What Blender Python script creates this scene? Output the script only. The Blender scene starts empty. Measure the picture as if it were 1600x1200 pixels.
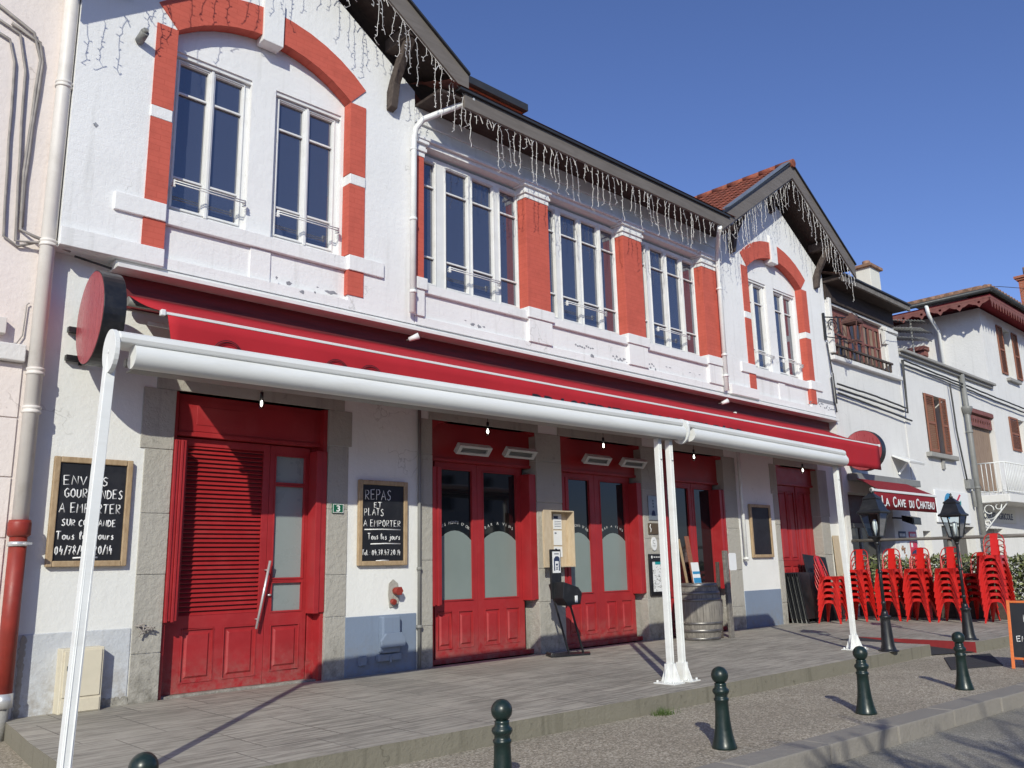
import bpy, bmesh, math, random
from mathutils import Vector, Matrix
from mathutils.geometry import tessellate_polygon
random.seed(7)
S = bpy.context.scene
C = S.collection
R = math.radians

# ------------------------------------------------------------------ camera, sky, sun, exposure
def setup():
    yaw, pitch, roll = R(43.77), R(12.15), R(1.27)
    f = Vector((math.cos(pitch)*math.sin(yaw), math.cos(pitch)*math.cos(yaw), math.sin(pitch)))
    r = Vector((math.cos(yaw), -math.sin(yaw), 0)); d = f.cross(r)
    c, s = math.cos(roll), math.sin(roll)
    r2 = c*r + s*d; d2 = -s*r + c*d
    cam = bpy.data.cameras.new('camera'); co = bpy.data.objects.new('camera', cam); C.objects.link(co)
    m = Matrix((r2, -d2, -f)).transposed().to_4x4(); m.translation = Vector((0, 0, 1.5))
    co.matrix_world = m
    cam.sensor_width = 36; cam.lens = 36*1324/1600; cam.clip_end = 2000; cam.clip_start = 0.05
    S.camera = co
    w = bpy.data.worlds.new('World'); S.world = w; w.use_nodes = True
    nt = w.node_tree; bg = nt.nodes['Background']
    sky = nt.nodes.new('ShaderNodeTexSky'); sky.sky_type = 'NISHITA'; sky.sun_disc = False
    sky.sun_elevation = R(28); sky.sun_rotation = R(226); sky.altitude = 200
    sky.air_density = 1.0; sky.dust_density = 0.4; sky.ozone_density = 3.0
    hs = nt.nodes.new('ShaderNodeMix'); hs.data_type = 'RGBA'; hs.blend_type = 'MULTIPLY'; hs.inputs[0].default_value = 1
    nt.links.new(sky.outputs[0], hs.inputs[6]); hs.inputs[7].default_value = (0.93, 0.965, 1.32, 1); nt.links.new(hs.outputs[2], bg.inputs[0]); bg.inputs[1].default_value = 0.105
    su = bpy.data.lights.new('sun', 'SUN'); su.energy = 3.95; su.angle = R(0.5); su.color = (1, 0.98, 0.84)
    so = bpy.data.objects.new('sun', su); C.objects.link(so)
    so.rotation_euler = Vector((1.04, 1.0, -0.79)).to_track_quat('-Z', 'Y').to_euler()
    so.location = (-10, -10, 12)
    S.view_settings.view_transform = 'Standard'; S.view_settings.look = 'None'
    S.view_settings.exposure = 0.0; S.view_settings.gamma = 1
    S.cycles.max_bounces = 6
setup()

# ------------------------------------------------------------------ materials
def _nodes(name):
    m = bpy.data.materials.new(name); m.use_nodes = True
    nt = m.node_tree; b = nt.nodes['Principled BSDF']
    return m, nt, b
def N(nt, t, **k):
    n = nt.nodes.new(t)
    for a, v in k.items(): setattr(n, a, v)
    return n
def coords(nt, mode='obj'):
    tc = N(nt, 'ShaderNodeTexCoord')
    if mode == 'obj': return tc.outputs['Object']
    sp = N(nt, 'ShaderNodeSeparateXYZ'); nt.links.new(tc.outputs['Object'], sp.inputs[0])
    cb = N(nt, 'ShaderNodeCombineXYZ')
    if mode == 'xz':
        ad = N(nt, 'ShaderNodeMath', operation='ADD'); nt.links.new(sp.outputs[0], ad.inputs[0]); nt.links.new(sp.outputs[1], ad.inputs[1])
        nt.links.new(ad.outputs[0], cb.inputs[0]); nt.links.new(sp.outputs[2], cb.inputs[1])
    return cb.outputs[0]
def scaled(nt, vec, s):
    mp = N(nt, 'ShaderNodeMapping'); mp.inputs['Scale'].default_value = s; nt.links.new(vec, mp.inputs[0]); return mp.outputs[0]
def noise(nt, vec, scale, detail=4, rough=0.6):
    n = N(nt, 'ShaderNodeTexNoise'); n.inputs['Scale'].default_value = scale; n.inputs['Detail'].default_value = detail
    n.inputs['Roughness'].default_value = rough; nt.links.new(vec, n.inputs['Vector']); return n.outputs['Fac']
def ramp(nt, fac, pts):
    r = N(nt, 'ShaderNodeValToRGB'); e = r.color_ramp.elements
    while len(e) < len(pts): e.new(0.5)
    for i, (p, c) in enumerate(pts):
        e[i].position = p; e[i].color = c if len(c) == 4 else (*c, 1)
    nt.links.new(fac, r.inputs[0]); return r.outputs['Color']
def mix(nt, fac, a, b, blend='MIX'):
    m = N(nt, 'ShaderNodeMix', data_type='RGBA', blend_type=blend)
    for inp, v in ((m.inputs[0], fac), (m.inputs[6], a), (m.inputs[7], b)):
        if hasattr(v, 'is_output') or isinstance(v, bpy.types.NodeSocket): nt.links.new(v, inp)
        elif isinstance(v, (int, float)): inp.default_value = v
        else: inp.default_value = (*v, 1) if len(v) == 3 else v
    return m.outputs[2]
def bumpn(nt, b, h, strength=0.3, dist=0.01, prev=None):
    n = N(nt, 'ShaderNodeBump'); n.inputs['Strength'].default_value = strength; n.inputs['Distance'].default_value = dist
    nt.links.new(h, n.inputs['Height'])
    if prev: nt.links.new(prev, n.inputs['Normal'])
    nt.links.new(n.outputs[0], b.inputs['Normal']); return n.outputs[0]
def sc(c, k): return tuple(min(1, max(0, x*k)) for x in c)

def plain(name, col, rough=0.5, var=0.15, vs=3.0, bump=0.15, bs=60, bd=0.004, metal=0, spec=0.5, dirt=None, dirt_amt=0.4, dirt_scale=1.5, stretch=(1, 1, 1)):
    m, nt, b = _nodes(name)
    v = scaled(nt, coords(nt), stretch)
    c = ramp(nt, noise(nt, v, vs), [(0.3, sc(col, 1-var)), (0.7, sc(col, 1+var*0.6))])
    if dirt:
        dm = ramp(nt, noise(nt, v, dirt_scale, 8, 0.7), [(0.52, (0, 0, 0)), (0.72, (dirt_amt,)*3)])
        c = mix(nt, dm, c, dirt)
    nt.links.new(c, b.inputs['Base Color'])
    rr = ramp(nt, noise(nt, v, vs*4), [(0.3, (max(0.02, rough-0.08),)*3), (0.7, (min(1, rough+0.08),)*3)])
    nt.links.new(rr, b.inputs['Roughness'])
    b.inputs['Metallic'].default_value = metal; b.inputs['Specular IOR Level'].default_value = spec
    if bump: bumpn(nt, b, noise(nt, v, bs, 3), bump, bd)
    return m

def plaster(name, col, dirt=(0.45, 0.44, 0.40), coarse=0.35, damt=0.35, streak=0.25, courses=0):
    m, nt, b = _nodes(name)
    v = coords(nt)
    c = ramp(nt, noise(nt, v, 1.3, 5), [(0.3, sc(col, 0.93)), (0.7, col)])
    st = noise(nt, scaled(nt, v, (9, 9, 0.5)), 1.0, 5)
    c = mix(nt, ramp(nt, st, [(0.56, (0, 0, 0)), (0.78, (streak,)*3)]), c, dirt)
    sp = noise(nt, v, 7.0, 10, 0.75)
    c = mix(nt, ramp(nt, sp, [(0.60, (0, 0, 0)), (0.72, (damt,)*3)]), c, dirt)
    cr = N(nt, 'ShaderNodeTexVoronoi', feature='DISTANCE_TO_EDGE'); cr.inputs['Scale'].default_value = 1.1
    wob = mix(nt, 0.5, v, noise_col(nt, v, 3.0)); nt.links.new(wob, cr.inputs['Vector'])
    crk = ramp(nt, cr.outputs['Distance'], [(0.0, (1, 1, 1)), (0.006, (0, 0, 0))])
    gate = ramp(nt, noise(nt, v, 0.9), [(0.55, (0, 0, 0)), (0.62, (0.45,)*3)])
    ck = mix(nt, 1.0, crk, gate, 'MULTIPLY')
    c = mix(nt, ck, c, sc(dirt, 0.55))
    nt.links.new(c, b.inputs['Base Color']); b.inputs['Roughness'].default_value = 0.8; b.inputs['Specular IOR Level'].default_value = 0.25
    p = bumpn(nt, b, noise(nt, v, 14, 6, 0.7), coarse, 0.02)
    if courses:
        br = N(nt, 'ShaderNodeTexBrick'); br.offset = 0.5; nt.links.new(mix(nt, 0.012, coords(nt, 'xz'), noise_col(nt, v, 9.0)), br.inputs['Vector']); br.inputs['Scale'].default_value = 1
        br.inputs['Brick Width'].default_value = 0.235; br.inputs['Row Height'].default_value = 0.072; br.inputs['Mortar Size'].default_value = 0.006; br.inputs['Mortar Smooth'].default_value = 0.8
        iv = N(nt, 'ShaderNodeMath', operation='MULTIPLY'); iv.inputs[1].default_value = -1; nt.links.new(br.outputs['Fac'], iv.inputs[0])
        gt = N(nt, 'ShaderNodeMath', operation='MULTIPLY'); nt.links.new(iv.outputs[0], gt.inputs[0]); nt.links.new(noise(nt, v, 1.7, 4), gt.inputs[1])
        p = bumpn(nt, b, gt.outputs[0], courses, 0.006, p)
    bumpn(nt, b, noise(nt, v, 110, 3), 0.35, 0.003, p)
    return m
def noise_col(nt, v, s):
    n = N(nt, 'ShaderNodeTexNoise'); n.inputs['Scale'].default_value = s; n.inputs['Detail'].default_value = 4
    nt.links.new(v, n.inputs['Vector']); return n.outputs['Color']

def bricky(name, c1, c2, mortar, bw=0.22, rh=0.065, ms=0.008, bump=0.5, weath=0.25, mode='xz', rough=0.75, off=0.5):
    m, nt, b = _nodes(name)
    v = coords(nt, mode)
    br = N(nt, 'ShaderNodeTexBrick'); br.offset = off
    nt.links.new(v, br.inputs['Vector']); br.inputs['Scale'].default_value = 1
    br.inputs['Brick Width'].default_value = bw; br.inputs['Row Height'].default_value = rh; br.inputs['Mortar Size'].default_value = ms
    br.inputs['Mortar Smooth'].default_value = 0.4
    br.inputs['Color1'].default_value = (*c1, 1); br.inputs['Color2'].default_value = (*c2, 1); br.inputs['Mortar'].default_value = (*mortar, 1)
    o = coords(nt)
    c = mix(nt, ramp(nt, noise(nt, o, 5, 6, 0.7), [(0.45, (0, 0, 0)), (0.8, (weath,)*3)]), br.outputs['Color'], sc(c1, 0.55))
    nt.links.new(c, b.inputs['Base Color']); b.inputs['Roughness'].default_value = rough; b.inputs['Specular IOR Level'].default_value = 0.3
    inv = N(nt, 'ShaderNodeMath', operation='SUBTRACT'); inv.inputs[0].default_value = 1; nt.links.new(br.outputs['Fac'], inv.inputs[1])
    p = bumpn(nt, b, inv.outputs[0], bump, 0.006)
    bumpn(nt, b, noise(nt, o, 50, 4), 0.3, 0.004, p)
    return m

def glassy(name, col, rough=0.04, spec=0.9, wave=0.04, ior=1.6):
    m, nt, b = _nodes(name)
    b.inputs['Base Color'].default_value = (*col, 1); b.inputs['Roughness'].default_value = rough
    b.inputs['IOR'].default_value = ior; b.inputs['Specular IOR Level'].default_value = spec
    bumpn(nt, b, noise(nt, coords(nt), 1.6, 2), wave, 0.02)
    return m
def clear(name, col=(0.9, 0.95, 0.95), rough=0.02):
    m, nt, b = _nodes(name)
    tr = N(nt, 'ShaderNodeBsdfTransparent'); tr.inputs[0].default_value = (*col, 1)
    gl = N(nt, 'ShaderNodeBsdfGlossy'); gl.inputs['Roughness'].default_value = rough
    fr = N(nt, 'ShaderNodeFresnel'); fr.inputs[0].default_value = 1.22
    mx = N(nt, 'ShaderNodeMixShader'); nt.links.new(fr.outputs[0], mx.inputs[0]); nt.links.new(tr.outputs[0], mx.inputs[1]); nt.links.new(gl.outputs[0], mx.inputs[2])
    nt.links.new(mx.outputs[0], nt.nodes['Material Output'].inputs[0]); return m
def emit(name, col, k):
    m, nt, b = _nodes(name)
    b.inputs['Emission Color'].default_value = (*col, 1); b.inputs['Emission Strength'].default_value = k
    b.inputs['Base Color'].default_value = (*col, 1)
    return m
def wood(name, c1, c2, grain=(2, 2, 30), rough=0.6, s=3.0, bump=0.3):
    m, nt, b = _nodes(name)
    v = scaled(nt, coords(nt), grain)
    f = noise(nt, v, s, 6, 0.65)
    c = ramp(nt, f, [(0.3, c1), (0.5, tuple((a+q)/2 for a, q in zip(c1, c2))), (0.7, c2)])
    c = mix(nt, ramp(nt, noise(nt, coords(nt), 4, 6), [(0.55, (0, 0, 0)), (0.8, (0.35,)*3)]), c, sc(c1, 0.6))
    nt.links.new(c, b.inputs['Base Color']); b.inputs['Roughness'].default_value = rough
    bumpn(nt, b, f, bump, 0.004)
    return m

M = {}
M['white'] = plaster('white_plaster', (0.80, 0.80, 0.80), dirt=(0.40, 0.40, 0.37), damt=0.3, streak=0.34, courses=0.2)
M['white_low'] = plaster('white_plaster_low', (0.78, 0.78, 0.76), dirt=(0.42, 0.40, 0.36), coarse=0.35, damt=0.25, streak=0.1)
M['pale_plinth'] = plaster('pale_plinth', (0.55, 0.57, 0.60), dirt=(0.35, 0.30, 0.22), coarse=0.6, damt=0.7, streak=0.3)
M['blue'] = plaster('blue_grey_plinth', (0.20, 0.25, 0.34), dirt=(0.12, 0.13, 0.15), damt=0.35, streak=0.2, coarse=0.2)
M['stone'] = plaster('grey_stone', (0.41, 0.39, 0.35), dirt=(0.17, 0.16, 0.14), coarse=0.9, damt=0.8, streak=0.5)
M['pink'] = plaster('pinkish_render', (0.80, 0.72, 0.68), dirt=(0.45, 0.36, 0.31), coarse=0.4, damt=0.4, streak=0.25)
M['brick'] = bricky('painted_terracotta_brick', (0.55, 0.115, 0.08), (0.525, 0.108, 0.074), (0.49, 0.095, 0.065), bump=0.28, weath=0.5, ms=.005)
M['red'] = plain('red_door_paint', (0.345, 0.022, 0.026), 0.42, 0.14, 2.5, 0.12, 40, 0.003, dirt=(0.45, 0.08, 0.08), dirt_amt=0.25, dirt_scale=3)
def add_foot_dirt(m, z0, z1, col, amt):
    nt = m.node_tree; b = nt.nodes['Principled BSDF']; src = b.inputs['Base Color'].links[0].from_socket
    g = N(nt, 'ShaderNodeNewGeometry'); sp = N(nt, 'ShaderNodeSeparateXYZ'); nt.links.new(g.outputs['Position'], sp.inputs[0])
    mr = N(nt, 'ShaderNodeMapRange'); mr.inputs[1].default_value = z0; mr.inputs[2].default_value = z1; mr.inputs[3].default_value = 1; mr.inputs[4].default_value = 0
    nt.links.new(sp.outputs[2], mr.inputs[0])
    ns = ramp(nt, noise(nt, g.outputs['Position'], 9, 8, 0.75), [(0.40, (0, 0, 0)), (0.65, (1, 1, 1))])
    f = mix(nt, 1.0, mr.outputs[0], ns, 'MULTIPLY'); f = mix(nt, 1.0, f, (amt, amt, amt), 'MULTIPLY')
    nt.links.new(mix(nt, f, src, col), b.inputs['Base Color'])
add_foot_dirt(M['red'], 0.3, 0.75, (0.28, 0.20, 0.17), 0.55)
M['redsign'] = plain('weathered_red_board', (0.15, 0.02, 0.022), 0.6, 0.35, 2, 0.3, 30, 0.004, dirt=(0.05, 0.02, 0.02), dirt_amt=0.7, dirt_scale=3, stretch=(0.6, 1, 8))
M['fabric'] = plain('red_awning_fabric', (0.42, 0.022, 0.032), 0.8, 0.1, 1.5, 0.25, 300, 0.001, spec=0.2)
M['maroon'] = plain('maroon_awning_fabric', (0.22, 0.018, 0.025), 0.8, 0.12, 2, 0.25, 300, 0.001, spec=0.2)
M['disc'] = plain('sky_glare_red_disc', (0.38, 0.07, 0.08), 0.30, 0.12, 2, 0.02, 10, 0.002, spec=0.8, dirt=(0.42, 0.14, 0.15), dirt_amt=0.3, dirt_scale=1.2, stretch=(1, 3, .6))  # sky glare on the sign face is put into this paler red
M['black'] = plain('black_metal', (0.014, 0.015, 0.018), 0.4, 0.3, 6, 0.1, 60, 0.002, dirt=(0.06, 0.055, 0.05), dirt_amt=0.35, dirt_scale=6)
M['green'] = plain('dark_green_metal', (0.009, 0.022, 0.020), 0.34, 0.25, 8, 0.15, 50, 0.002, dirt=(0.06, 0.055, 0.05), dirt_amt=0.35, dirt_scale=9)
M['alu'] = plain('white_lacquered_metal', (0.74, 0.75, 0.74), 0.38, 0.05, 2, 0.02, 20, 0.001, dirt=(0.5, 0.48, 0.44), dirt_amt=0.3, dirt_scale=2.5, stretch=(0.5, 1, 3))
M['frame'] = plain('white_window_paint', (0.74, 0.74, 0.73), 0.5, 0.06, 3, 0.1, 50, 0.002, dirt=(0.5, 0.48, 0.42), dirt_amt=0.35, dirt_scale=5)
M['pane'] = glassy('window_pane', (0.042, 0.050, 0.082), spec=0.9, ior=1.9)
M['darkpane'] = glassy('dark_door_pane', (0.008, 0.010, 0.012), spec=0.6, ior=1.5)
M['frost'] = plain('frosted_film', (0.22, 0.265, 0.255), 0.18, 0.08, 1.2, 0, spec=0.6)
M['frostL'] = plain('frosted_grey_glass', (0.25, 0.29, 0.29), 0.3, 0.06, 1.2, 0, spec=0.6)
M['fascia'] = wood('brown_fascia_board', (0.125, 0.107, 0.09), (0.175, 0.153, 0.135), (0.7, 8, 8), 0.6, 2.0, 0.2)
M['beam'] = wood('dark_timber', (0.05, 0.036, 0.03), (0.10, 0.078, 0.065), (3, 3, 3), 0.75, 6, 0.5)
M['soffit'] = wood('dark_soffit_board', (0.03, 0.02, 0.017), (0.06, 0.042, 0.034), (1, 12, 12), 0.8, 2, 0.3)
M['zinc'] = plain('zinc_flashing', (0.33, 0.36, 0.38), 0.4, 0.15, 4, 0.05, 20, 0.002, metal=0.6)
M['edge'] = plain('dark_drip_edge', (0.03, 0.032, 0.035), 0.5, 0.2, 4, 0)
M['tile'] = plain('clay_roof_tile', (0.27, 0.075, 0.042), 0.8, 0.5, 7, 0.4, 60, 0.006, dirt=(0.12, 0.06, 0.04), dirt_amt=0.6, dirt_scale=6)
M['tileold'] = plain('old_roof_tile', (0.30, 0.17, 0.11), 0.85, 0.4, 6, 0.5, 40, 0.008, dirt=(0.1, 0.09, 0.06), dirt_amt=0.7, dirt_scale=4)
M['orange_board'] = wood('orange_underboards', (0.30, 0.07, 0.025), (0.5, 0.15, 0.06), (1, 10, 10), 0.7, 3, 0.2)
M['chair'] = plain('red_metal_chair', (0.58, 0.018, 0.014), 0.33, 0.1, 5, 0.03, 30, 0.002, spec=0.6)
M['hoop'] = plain('red_metal_tube', (0.42, 0.022, 0.02), 0.35, 0.2, 8, 0, spec=0.6)
M['oak'] = wood('pale_oak', (0.30, 0.20, 0.11), (0.46, 0.34, 0.21), (6, 6, 2), 0.6, 5, 0.25)
M['plywood'] = wood('light_plywood', (0.47, 0.37, 0.25), (0.58, 0.48, 0.35), (6, 6, 1.5), 0.6, 4, 0.15)
M['slate'] = plain('chalkboard', (0.012, 0.013, 0.017), 0.55, 0.3, 3, 0.05, 60, 0.001, dirt=(0.04, 0.04, 0.045), dirt_amt=0.35, dirt_scale=3)
M['chalk'] = plain('chalk_marker', (0.78, 0.78, 0.78), 0.8, 0.1, 20, 0)
M['cream'] = plain('cream_cabinet', (0.66, 0.60, 0.47), 0.5, 0.06, 4, 0.06, 30, 0.002, dirt=(0.35, 0.28, 0.2), dirt_amt=0.35, dirt_scale=4)
M['steel'] = plain('brushed_steel', (0.62, 0.62, 0.62), 0.35, 0.1, 20, 0, metal=0.5)
M['redpipe'] = plain('red_cast_iron', (0.27, 0.03, 0.02), 0.5, 0.2, 6, 0.2, 40, 0.003, dirt=(0.14, 0.04, 0.03), dirt_amt=0.5, dirt_scale=5)
M['creampipe'] = plain('cream_pipe', (0.70, 0.66, 0.62), 0.5, 0.07, 3, 0.08, 40, 0.002, dirt=(0.4, 0.35, 0.3), dirt_amt=0.35, dirt_scale=4)
M['cable'] = plain('grey_cable', (0.30, 0.27, 0.25), 0.6, 0.3, 10, 0)
M['dcable'] = plain('dark_cable', (0.05, 0.05, 0.05), 0.6, 0.3, 10, 0)
M['ice'] = plain('white_light_string', (0.62, 0.60, 0.58), 0.5, 0.1, 10, 0)
M['grey'] = plain('grey_metal', (0.22, 0.22, 0.21), 0.5, 0.15, 6, 0.05, 40, 0.002, dirt=(0.12, 0.11, 0.1), dirt_amt=0.4)
M['heater'] = plain('heater_case', (0.55, 0.55, 0.53), 0.45, 0.1, 6, 0)
M['bulb'] = emit('lit_bulb', (1, 0.93, 0.8), 9)
M['lampbulb'] = plain('frosted_lamp', (0.8, 0.8, 0.78), 0.3, 0.02, 5, 0)
M['rust'] = plain('rusty_lantern_iron', (0.11, 0.05, 0.04), 0.7, 0.35, 8, 0.3, 50, 0.003)
M['glass'] = clear('clear_glass')
M['brownshut'] = wood('brown_shutter', (0.20, 0.075, 0.045), (0.30, 0.125, 0.075), (3, 3, 20), 0.7, 4, 0.2)
M['curtain'] = wood('faded_wood', (0.20, 0.13, 0.09), (0.34, 0.25, 0.18), (14, 14, 1), 0.7, 3, 0.3)
M['oldpink'] = plain('faded_red_wood', (0.21, 0.075, 0.062), 0.7, 0.25, 6, 0.3, 40, 0.004, dirt=(0.2, 0.14, 0.12), dirt_amt=0.4)
M['oldglass'] = glassy('old_window_glass', (0.045, 0.04, 0.036), 0.1, 0.4, 0.1, 1.45)
M['concrete'] = plaster('grey_concrete', (0.33, 0.32, 0.30), dirt=(0.12, 0.11, 0.1), coarse=0.6, damt=0.6, streak=0.4)
M['oldwhite'] = plaster('old_white_render', (0.74, 0.73, 0.71), dirt=(0.36, 0.35, 0.33), coarse=0.5, damt=0.35, streak=0.3)
M['creamwall'] = plaster('cream_render', (0.70, 0.69, 0.62), dirt=(0.42, 0.40, 0.34), coarse=0.3, damt=0.25, streak=0.2)
M['chimbrick'] = bricky('chimney_brick', (0.42, 0.12, 0.06), (0.33, 0.09, 0.05), (0.36, 0.27, 0.2), bump=0.6, weath=0.4)
M['paper'] = plain('white_paper', (0.75, 0.76, 0.77), 0.7, 0.03, 5, 0)
M['navy'] = plain('navy_ink', (0.02, 0.035, 0.09), 0.6, 0.1, 5, 0)
M['sky_blue'] = plain('blue_ink', (0.03, 0.25, 0.48), 0.5, 0.05, 5, 0)
M['teal'] = plain('teal_ink', (0.01, 0.28, 0.30), 0.5, 0.05, 5, 0)
M['redink'] = plain('red_ink', (0.55, 0.03, 0.08), 0.5, 0.05, 5, 0)
M['plaque_green'] = plain('green_enamel', (0.01, 0.11, 0.06), 0.3, 0.05, 5, 0)
M['brass'] = plain('brown_plaque', (0.10, 0.07, 0.04), 0.4, 0.2, 5, 0)
M['orange'] = wood('orange_frame', (0.62, 0.14, 0.035), (0.75, 0.20, 0.05), (3, 3, 20), 0.5, 3, 0.1)
M['weathered'] = wood('weathered_grey_timber', (0.10, 0.09, 0.08), (0.24, 0.22, 0.20), (3, 0.6, 3), 0.8, 5, 0.6)
M['barrelwood'] = wood('barrel_oak', (0.11, 0.10, 0.09), (0.27, 0.245, 0.215), (14, 14, 1.2), 0.75, 3, 0.6)
M['hoopiron'] = plain('barrel_hoop_iron', (0.20, 0.19, 0.185), 0.42, 0.3, 8, 0.2, 40, 0.002, metal=0.7)
M['darkred'] = plain('dark_red_shopfront', (0.07, 0.008, 0.012), 0.45, 0.2, 3, 0)
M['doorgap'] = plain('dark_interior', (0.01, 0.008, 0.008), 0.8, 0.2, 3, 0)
M['mat'] = plain('black_doormat', (0.03, 0.03, 0.035), 0.9, 0.3, 40, 0.6, 150, 0.004)
M['redcarpet'] = plain('red_painted_concrete', (0.25, 0.02, 0.022), 0.7, 0.2, 6, 0.3, 60, 0.003)
M['chip'] = plain('bare_patch', (0.28, 0.29, 0.32), 0.9, 0.3, 30, 0.6, 60, 0.006)
M['leaf'] = plain('hedge_leaf', (0.13, 0.16, 0.06), 0.5, 0.5, 30, 0)
M['leaf2'] = plain('hedge_leaf_pale', (0.34, 0.36, 0.20), 0.5, 0.4, 30, 0)
M['bark'] = wood('tree_bark', (0.07, 0.055, 0.04), (0.15, 0.12, 0.09), (8, 8, 1), 0.9, 4, 0.8)
M['greenleaf'] = plain('weed_leaf', (0.09, 0.14, 0.03), 0.6, 0.4, 20, 0)

add_foot_dirt(M['blue'], 0.3, 0.8, (0.20, 0.19, 0.17), 0.7)
add_foot_dirt(M['stone'], 0.3, 0.9, (0.13, 0.12, 0.10), 0.8)
add_foot_dirt(M['pale_plinth'], 0.3, 0.8, (0.25, 0.20, 0.14), 0.8)
def deck_mat():
    m, nt, b = _nodes('stamped_concrete_deck')
    v = coords(nt)
    br = N(nt, 'ShaderNodeTexBrick'); br.offset = 0.37; nt.links.new(v, br.inputs['Vector'])
    br.inputs['Scale'].default_value = 1; br.inputs['Brick Width'].default_value = 0.62; br.inputs['Row Height'].default_value = 1.16
    br.inputs['Mortar Size'].default_value = 0.006; br.inputs['Mortar Smooth'].default_value = 0.3
    br.inputs['Color1'].default_value = (0.45, 0.415, 0.355, 1); br.inputs['Color2'].default_value = (0.35, 0.325, 0.28, 1); br.inputs['Mortar'].default_value = (0.10, 0.085, 0.075, 1)
    g = noise(nt, scaled(nt, v, (0.9, 11, 1)), 2.4, 9, 0.75)
    c = mix(nt, ramp(nt, g, [(0.42, (0.85,)*3), (0.58, (0, 0, 0))]), br.outputs['Color'], (0.165, 0.152, 0.13))
    c = mix(nt, ramp(nt, noise(nt, v, 1.1, 6, 0.7), [(0.45, (0, 0, 0)), (0.7, (0.45,)*3)]), c, (0.54, 0.50, 0.43))
    c = mix(nt, ramp(nt, noise(nt, v, 0.7, 5, 0.6), [(0.5, (0, 0, 0)), (0.7, (0.4,)*3)]), c, (0.21, 0.195, 0.165))
    nt.links.new(c, b.inputs['Base Color']); b.inputs['Roughness'].default_value = 0.72
    inv = N(nt, 'ShaderNodeMath', operation='SUBTRACT'); inv.inputs[0].default_value = 1; nt.links.new(br.outputs['Fac'], inv.inputs[1])
    p = bumpn(nt, b, inv.outputs[0], 0.6, 0.01)
    p = bumpn(nt, b, g, 0.35, 0.008, p); bumpn(nt, b, noise(nt, v, 90, 3), 0.3, 0.003, p)
    return m
def gravel_mat(name, base, light, dark, s=70, big=0.4):
    m, nt, b = _nodes(name)
    v = coords(nt)
    vo = N(nt, 'ShaderNodeTexVoronoi'); vo.inputs['Scale'].default_value = s; nt.links.new(v, vo.inputs['Vector'])
    sp = N(nt, 'ShaderNodeSeparateColor'); nt.links.new(vo.outputs['Color'], sp.inputs[0])
    c = ramp(nt, sp.outputs[0], [(0.1, dark), (0.45, base), (0.75, sc(base, 1.15)), (0.97, light)])
    c = mix(nt, ramp(nt, noise(nt, v, 0.9, 7, 0.65), [(0.42, (big,)*3), (0.66, (0, 0, 0))]), c, sc(dark, 1.0))
    v2 = N(nt, 'ShaderNodeTexVoronoi'); v2.inputs['Scale'].default_value = s*.75; nt.links.new(v, v2.inputs['Vector'])
    s2 = N(nt, 'ShaderNodeSeparateColor'); nt.links.new(v2.outputs['Color'], s2.inputs[0])
    c = mix(nt, ramp(nt, s2.outputs[1], [(0.80, (0, 0, 0)), (0.88, (0.35,)*3)]), c, light)
    c = mix(nt, ramp(nt, s2.outputs[2], [(0.80, (0, 0, 0)), (0.88, (0.4,)*3)]), c, dark)
    st = ramp(nt, noise(nt, v, 2.3, 9, 0.8), [(0.60, (0, 0, 0)), (0.66, (0.35,)*3)]); c = mix(nt, st, c, sc(dark, 0.8))
    nt.links.new(c, b.inputs['Base Color']); b.inputs['Roughness'].default_value = 0.85
    p = bumpn(nt, b, vo.outputs['Distance'], 0.6, 0.008); bumpn(nt, b, noise(nt, v, 6, 5), 0.3, 0.02, p)
    return m
M['deck'] = deck_mat()
M['deckside'] = plaster('deck_edge_concrete', (0.21, 0.195, 0.155), dirt=(0.07, 0.065, 0.045), coarse=0.7, damt=0.75, streak=0.6)
M['pavement'] = gravel_mat('gravel_aggregate', (0.36, 0.315, 0.245), (0.66, 0.59, 0.49), (0.17, 0.145, 0.11), 85)
M['asphalt'] = gravel_mat('asphalt', (0.29, 0.268, 0.225), (0.50, 0.47, 0.40), (0.17, 0.155, 0.13), 130, 0.6)
M['curb'] = plaster('granite_curb', (0.27, 0.25, 0.225), dirt=(0.13, 0.115, 0.1), coarse=0.7, damt=0.5, streak=0.2)

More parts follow.
